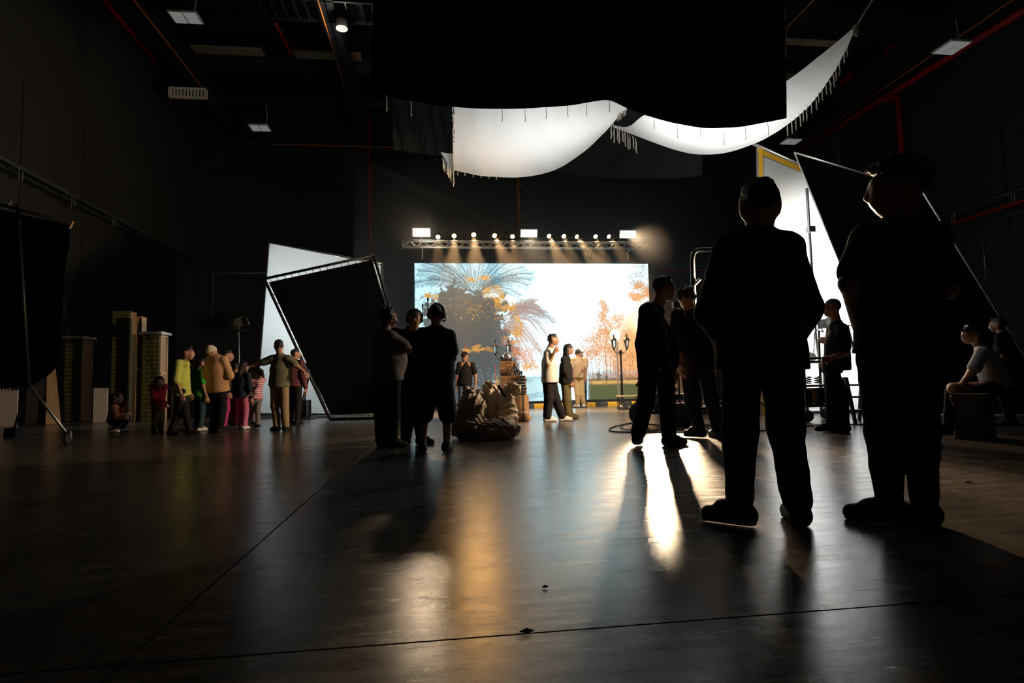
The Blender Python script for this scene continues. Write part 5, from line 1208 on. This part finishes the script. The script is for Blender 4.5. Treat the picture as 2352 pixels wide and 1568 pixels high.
# second pile of tan blocks behind the men at right
r = None; g0 = fl(1552, 926); s = depth(g0)/F_PX
r = empty('block_wall', g0+RIGHT*.5, 'low wall of tan cardboard blocks behind the silhouettes at right', 'stack')
bw_, bh2 = .24, .13; me3 = me_of(MB().box((0, 0, 0), (bw_-.006, .18, bh2-.006)), 'block_tan', M['card'])
for k in range(9):
    for i in range(5): inst(me3, 'block', r, g0+RIGHT*(bw_*(i+.5)+(bw_/2 if k % 2 else 0))+AWAY*.1+UP*bh2*(k+.5), rotz=math.atan2(RIGHT[1], RIGHT[0])+random.uniform(-.04, .04))
# ------------------------------------------------------------------ sacks
def sack(prims, label, mt=None, seed=0., k=.06, grp='rubbish sacks'):
    fn0, lo, hi = sdf(prims, k)
    def fn(P):
        d = fn0(P); q = P*np.array([9., 9., 7.]); w = np.abs(np.sin(q[:, 0]+1.7*np.sin(q[:, 2]*.9+seed)+seed))*.5+np.abs(np.sin(q[:, 2]*1.3+1.5*np.sin(q[:, 1]+q[:, 0]*.6+seed)))*.5
        r1 = 1-np.abs(np.sin(P @ np.array([17., 6., 9.])+2.2*np.sin(P @ np.array([5., 9., 11.])+seed))); r2 = 1-np.abs(np.sin(P @ np.array([-11., 8., 19.])+2.5*np.sin(P @ np.array([9., -4., 7.])+seed*2)))
        return np.maximum(d+.03*(w-.45)-.03*(r1**3+r2**3), -(P[:, 2]-.004))
    V, Q = surfnet(fn, lo-.05, hi+.05, .013); o = mk('plastic_sack', V, Q, mt or M['bag'], None, True); return tag(o, label, 'sack', grp)
def B(px, py, Z): return at(px, py, Z)
def blob(px, py, Z, rx, ry, rz_): return ell(at(px, py, Z), [RIGHT, AWAY, UP], [rx, ry, rz_])
Zs = Zf(1110, 1008)
M['bag2'] = mat('dusty_plastic_bag', (.36, .30, .24), .55, bump=.4, bscale=25, trans=.2)
o = sack([blob(1078, 975, Zs+.1, .27, .28, .24), blob(1085, 930, Zs+.12, .2, .2, .22), cap(B(1090, 905, Zs+.12), B(1068, 893, Zs+.1), .08, .03)], 'big pale sack at the left of the pile, nearest the three men', M['bag2'], 1.)
sack([blob(1152, 985, Zs-.05, .24, .24, .16), blob(1120, 990, Zs-.1, .3, .22, .14)], 'low dark sack lying at the front of the pile', M['bag2'], 2.2)
sack([blob(1128, 935, Zs+.45, .2, .2, .3), cap(B(1128, 905, Zs+.45), B(1120, 886, Zs+.42), .10, .06)], 'tall pale sack at the back of the pile', None, 3.1)
o = sack([blob(1168, 905, Zs+.3, .1, .1, .12), cap(B(1160, 915, Zs+.3), B(1180, 893, Zs+.3), .1, .09), blob(1165, 950, Zs+.3, .15, .16, .25)], 'open crumpled bag with green stripe on top of the pile at right', None, 4.3)
MB().box(B(1152, 898, Zs+.17), (.04, .02, .2), [_n(RIGHT+UP*.6), AWAY, _n(UP-RIGHT*.6)]).build('green_stripe', mat('green_print', (.03, .10, .06), .6), o)
# ------------------------------------------------------------------ vehicle and carts at right
def wheel(parent, c, rad, wd, ax, rim=True):
    A = axes_to(ax); w = MB().lathe(c, [(rad*.55, -wd/2), (rad*.9, -wd/2), (rad, -wd*.3), (rad, wd*.3), (rad*.9, wd/2), (rad*.55, wd/2)], 22, A).build('tyre', M['rubber'], parent, True)
    if rim: MB().lathe(c, [(rad*.15, -wd*.55), (rad*.52, -wd*.35), (rad*.56, -wd*.2), (rad*.56, wd*.2), (rad*.52, wd*.35), (rad*.15, wd*.55)], 14, A).build('rim', M['dmetal'], w)
gv = fl(1568, 980); Zv = depth(gv); rad = 28*Zv/F_PX
r = empty('camera_buggy', gv+RIGHT*.5+AWAY*.3, 'black camera buggy with fat tyres and tall roll bar behind the men', 'buggy')
wx = _n(RIGHT*.8+AWAY*.6); lx = _n(AWAY*.8-RIGHT*.6); c0 = gv+UP*rad
for p in (c0, c0+wx*1.15, c0+lx*.75-RIGHT*.12, c0+wx*1.15+lx*.85): p[2] = rad; wheel(r, p, rad, .17, wx)
ch = c0+wx*.55+lx*.4; 
for q in (0, .85):
    MB().tube(c0+lx*q, c0+lx*q+wx*1.15, .03, 8).build('axle', M['dmetal'], r)
MB().box(ch+UP*.08, (.9, 1.2, .06), [wx, lx, UP]).build('deck', M['dmetal'], r)
MB().box(ch+UP*.28-lx*.1, (.4, .42, .1), [wx, lx, UP]).build('seat', M['rubber'], r); MB().box(ch+UP*.55-lx*.3, (.4, .08, .45), [wx, lx, UP]).build('seat_back', M['rubber'], r)
ht = at(1600, 574, Zv+.3)[2]; b0, b1 = at(1596, 680, Zv+.3), at(1650, 680, Zv+.5)
pts = [np.array([b0[0], b0[1], .25]), b0+RIGHT*-.02, at(1590, 596, Zv+.3), at(1593, 580, Zv+.3), at(1602, 574, Zv+.3), at(1660, 572, Zv+.5), at(1672, 576, Zv+.5), at(1676, 590, Zv+.5), np.array([b1[0]+.12, b1[1], .25])]
MB().path(pts, .042, 10).build('roll_bar', M['dmetal'], r, True)
MB().tube(at(1588, 660, Zv+.3), at(1608, 640, Zv+.25), .03, 8).build('grip', M['alu'], r)
q = at(1556, 700, Zv+.2); MB().box(q, (.16, .1, .1), [RIGHT, AWAY, UP]).build('monitor', M['dmetal'], r); MB().tube(q, (q[0], q[1]+.1, .3), .015, 6).build('monitor_arm', M['dmetal'], r)
for k in range(4): MB().box(ch+wx*(.3-.2*k)+UP*(.2+.05*(k % 2))+lx*.4, (.16, .2, .2), [wx, lx, UP]).build('battery_box', M['red'] if k == 0 else M['dmetal'], r)
# equipment cart with wheels
gc = fl(1868, 969); Zc_ = depth(gc); sc_ = Zc_/F_PX
r = empty('equipment_cart', gc+RIGHT*.2, 'crowded black equipment cart on big casters beside the man in profile', 'cart')
cw_, cd_ = .60, .5; x0_, ctr_ = gc-RIGHT*.13, gc
zt2 = at(1868, 830, Zc_)[2]
for i in (0, 1):
    for j in (0, 1):
        p = x0_+RIGHT*(.03+cw_*i)+AWAY*cd_*j; MB().tube(p+UP*.24, p+UP*zt2, .018, 6).build('post', M['dmetal'], r)
        w_ = p+UP*.105; w_[2] = .105; wheel(r, w_, .105, .05, _n(AWAY*.8+RIGHT*.5) if i == 0 else _n(RIGHT*.6+AWAY*.4), False); MB().box(p+UP*.2, (.05, .05, .1)).build('caster_fork', M['steel'], r)
for z in (.27, .62, zt2): MB().box(x0_+RIGHT*(.03+cw_/2)+AWAY*cd_/2+UP*z, (cw_+.05, cd_+.05, .035), [RIGHT, AWAY, UP]).build('shelf', M['dmetal'], r)
MB().path([x0_+RIGHT*.0+UP*zt2, x0_+UP*(zt2+.06), x0_+RIGHT*cw_+UP*(zt2+.06), x0_+RIGHT*cw_+UP*zt2], .02, 8).build('handle', M['dmetal'], r)
for k in range(5): MB().box(x0_+RIGHT*(.1+.11*k)+AWAY*.2+UP*(.42+.03*(k % 2)), (.09, .3, .26), [RIGHT, AWAY, UP]).build('tool_case', [M['dmetal'], M['ply'], M['rubber'], M['navy'], M['dmetal']][k], r)
for k in range(3): MB().path([x0_+RIGHT*(.15+.18*k+.06*math.cos(t))+AWAY*(.15+.06*math.sin(t))+UP*(.66+.006*t) for t in np.linspace(0, 20, 50)], .009, 5).build('cable_coil', M['cable'], r, True)
V, Q = mesh_sdf([ell(x0_+RIGHT*.18+AWAY*.2+UP*(zt2+.08), [RIGHT, AWAY, UP], [.17, .18, .10])], .02, .03, [(x0_+UP*(zt2+.02), -UP)], .01, 30, 2.); mk('plastic_cover', V, Q, M['silk2'], r, True)
# lamp on a pole by the cart
pb = fl(1886, 952); r = empty('stand_lamp', pb, 'pale film lamp on a pole in front of the glowing frame', 'lamp'); Zp = depth(pb)
ph_ = at(1893, 740, Zp); d = _n(RIGHT*.7+UP*.35+AWAY*.4); A = axes_to(d)
MB().box(ph_, (.2, .2, .2), A).build('head', M['steel'], r); MB().box(ph_+d*.13, (.16, .16, .06), A).build('front_bezel', M['dmetal'], r)
MB().path([ph_-d*.12+A[0]*.13, ph_+A[0]*.16, ph_+A[0]*.02-UP*.2, at(1880, 760, Zp)], .014, 6).build('yoke', M['steel'], r)
MB().tube(pb, at(1881, 758, Zp), .022, 8).build('pole', M['dmetal'], r); MB().path([at(1868, 830, Zp), at(1871, 765, Zp), at(1884, 748, Zp)], .01, 6).build('cable', M['cable'], r)
for k in range(3): MB().tube(pb+UP*.45, pb+np.array([.4*math.cos(k*2.1), .4*math.sin(k*2.1), .012]), .013, 6).build('leg', M['dmetal'], r)
# step ladder right of the man in profile
g0, g1 = fl(1966, 972), fl(2006, 968); r = empty('step_ladder', (g0+g1)/2, 'small dark step ladder between the man in profile and the tall man', 'ladder')
for s, gg in ((-1, g0), (1, g1)):
    for q in (0, .45): MB().box(gg*.5+(gg+UP*.75+AWAY*(.22-q*.05))*.5+AWAY*q*.5, (.05, .04, .78), [RIGHT, AWAY, _n(UP+AWAY*(.25 if q == 0 else -.2))]).build('rail', M['dmetal'], r)
for z in (.2, .42, .62): MB().box((g0+g1)/2+AWAY*(.1*z/.3)+UP*z, (np.linalg.norm(g1-g0), .14, .03), [RIGHT, AWAY, UP]).build('step', M['dmetal'], r)
# apple box under the seated man
g0 = fl(2268, 1012); s = depth(g0)/F_PX
e1 = _n(RIGHT*-.75+AWAY*.6); e2 = _n(RIGHT*.8+AWAY*.6); A = [e2, np.cross(UP, e2), UP]; hb = (1012-905)*s
c = g0+RIGHT*.06+AWAY*.24
r = empty('wooden_box', c, 'dark wooden box stool under the seated man', 'box'); M['dwood'] = mat('dark_wood', (.05, .032, .018), .7)
MB().box(c+UP*hb/2, (.36, .30, hb-.03), A).build('body', M['dwood'], r); MB().box(c+UP*(hb-.01), (.38, .32, .02), A).build('lid', M['dwood'], r); MB().box(c+UP*.008, (.38, .32, .016), A).build('base', M['dwood'], r)
# phone in the tall man's hand
M['em_phone'] = emis('phone_screen', (.8, .95, 1), 3)
r = empty('mobile_phone', at(1969, 775, depth(jt['wrl'])-.02), 'lit mobile phone in the tall man’s left hand', 'phone'); c = at(1969, 775, depth(jt['wrl'])+.02); A = [RIGHT, _n(AWAY-UP*.3), _n(UP+AWAY*.3)]
MB().box(c, (.072, .009, .145), A).build('case', M['rubber'], r); MB().box(c-A[1]*.0055, (.062, .002, .13), A).build('lit_screen', M['em_phone'], r)
# ------------------------------------------------------------------ cables
def floor_cable(pts, label, r_=.011):
    P = [fl(*p, .013) for p in smooth_line([(*p, 0) for p in pts], 40) for p in [p[:2]]]
    tag(MB().path(P, r_, 6).build('floor_cable', M['cable'], None, True), label, 'cable')
floor_cable([(1530, 978), (1470, 972), (1432, 974), (1400, 984), (1412, 991), (1470, 992), (1560, 992), (1640, 990)], 'black cable looping on the floor behind the striding man')
floor_cable([(1450, 970), (1425, 978), (1440, 986), (1500, 988), (1600, 985)], 'thinner black cable inside the floor loop', .009)
floor_cable([(1720, 990), (1800, 985), (1850, 978), (1920, 974), (2000, 975)], 'black cable lying past the equipment cart casters')
floor_cable([(2010, 968), (2100, 966), (2180, 965), (2290, 966)], 'black cable lying below the large right flag')
floor_cable([(600, 962), (650, 958), (700, 962), (745, 958), (800, 962), (900, 958)], 'thin cable lying along the foot of the tilted black flag')
# leaves and scraps on the floor
for k, (px, py, w) in enumerate(((1252, 1348, .012), (1210, 1450, .022), (2225, 1108, .03))):
    p = fl(px, py, .004); tag(MB().add([p+RIGHT*-w+UP*.002, p+AWAY*w*.4+UP*.008, p+RIGHT*w+UP*.004, p-AWAY*w*.4+UP*.0, p+RIGHT*-w-UP*.001, p+AWAY*w*.4+UP*.005, p+RIGHT*w+UP*.001, p-AWAY*w*.4-UP*.002], [(0, 1, 2, 3), (7, 6, 5, 4), (0, 4, 5, 1), (1, 5, 6, 2), (2, 6, 7, 3), (3, 7, 4, 0)]).build('dry_leaf', M['dwood']), ('small dry leaf on the floor at bottom centre', 'flat dark scrap near the slab joint at bottom centre', 'small dark scrap on the floor right of the tall man')[k], 'leaf' if k == 0 else 'scrap')
# ------------------------------------------------------------------ haze in the lamp beams
hz = MB().box(((sx0+sx1)/2, 18.6, 3.9), (wz+3.4, 2.6, 7.4)).build('stage_haze', None)
tag(hz, 'thin smoke haze hanging in front of the LED wall', 'haze', kind='stuff')
hm = bpy.data.materials.new('haze'); hm.use_nodes = True; N = hm.node_tree.nodes; N.remove(N['Principled BSDF'])
vs = N.new('ShaderNodeVolumeScatter'); vs.inputs['Density'].default_value = .02; vs.inputs['Anisotropy'].default_value = .3; hm.node_tree.links.new(vs.outputs[0], N['Material Output'].inputs['Volume']); hz.data.materials.append(hm)
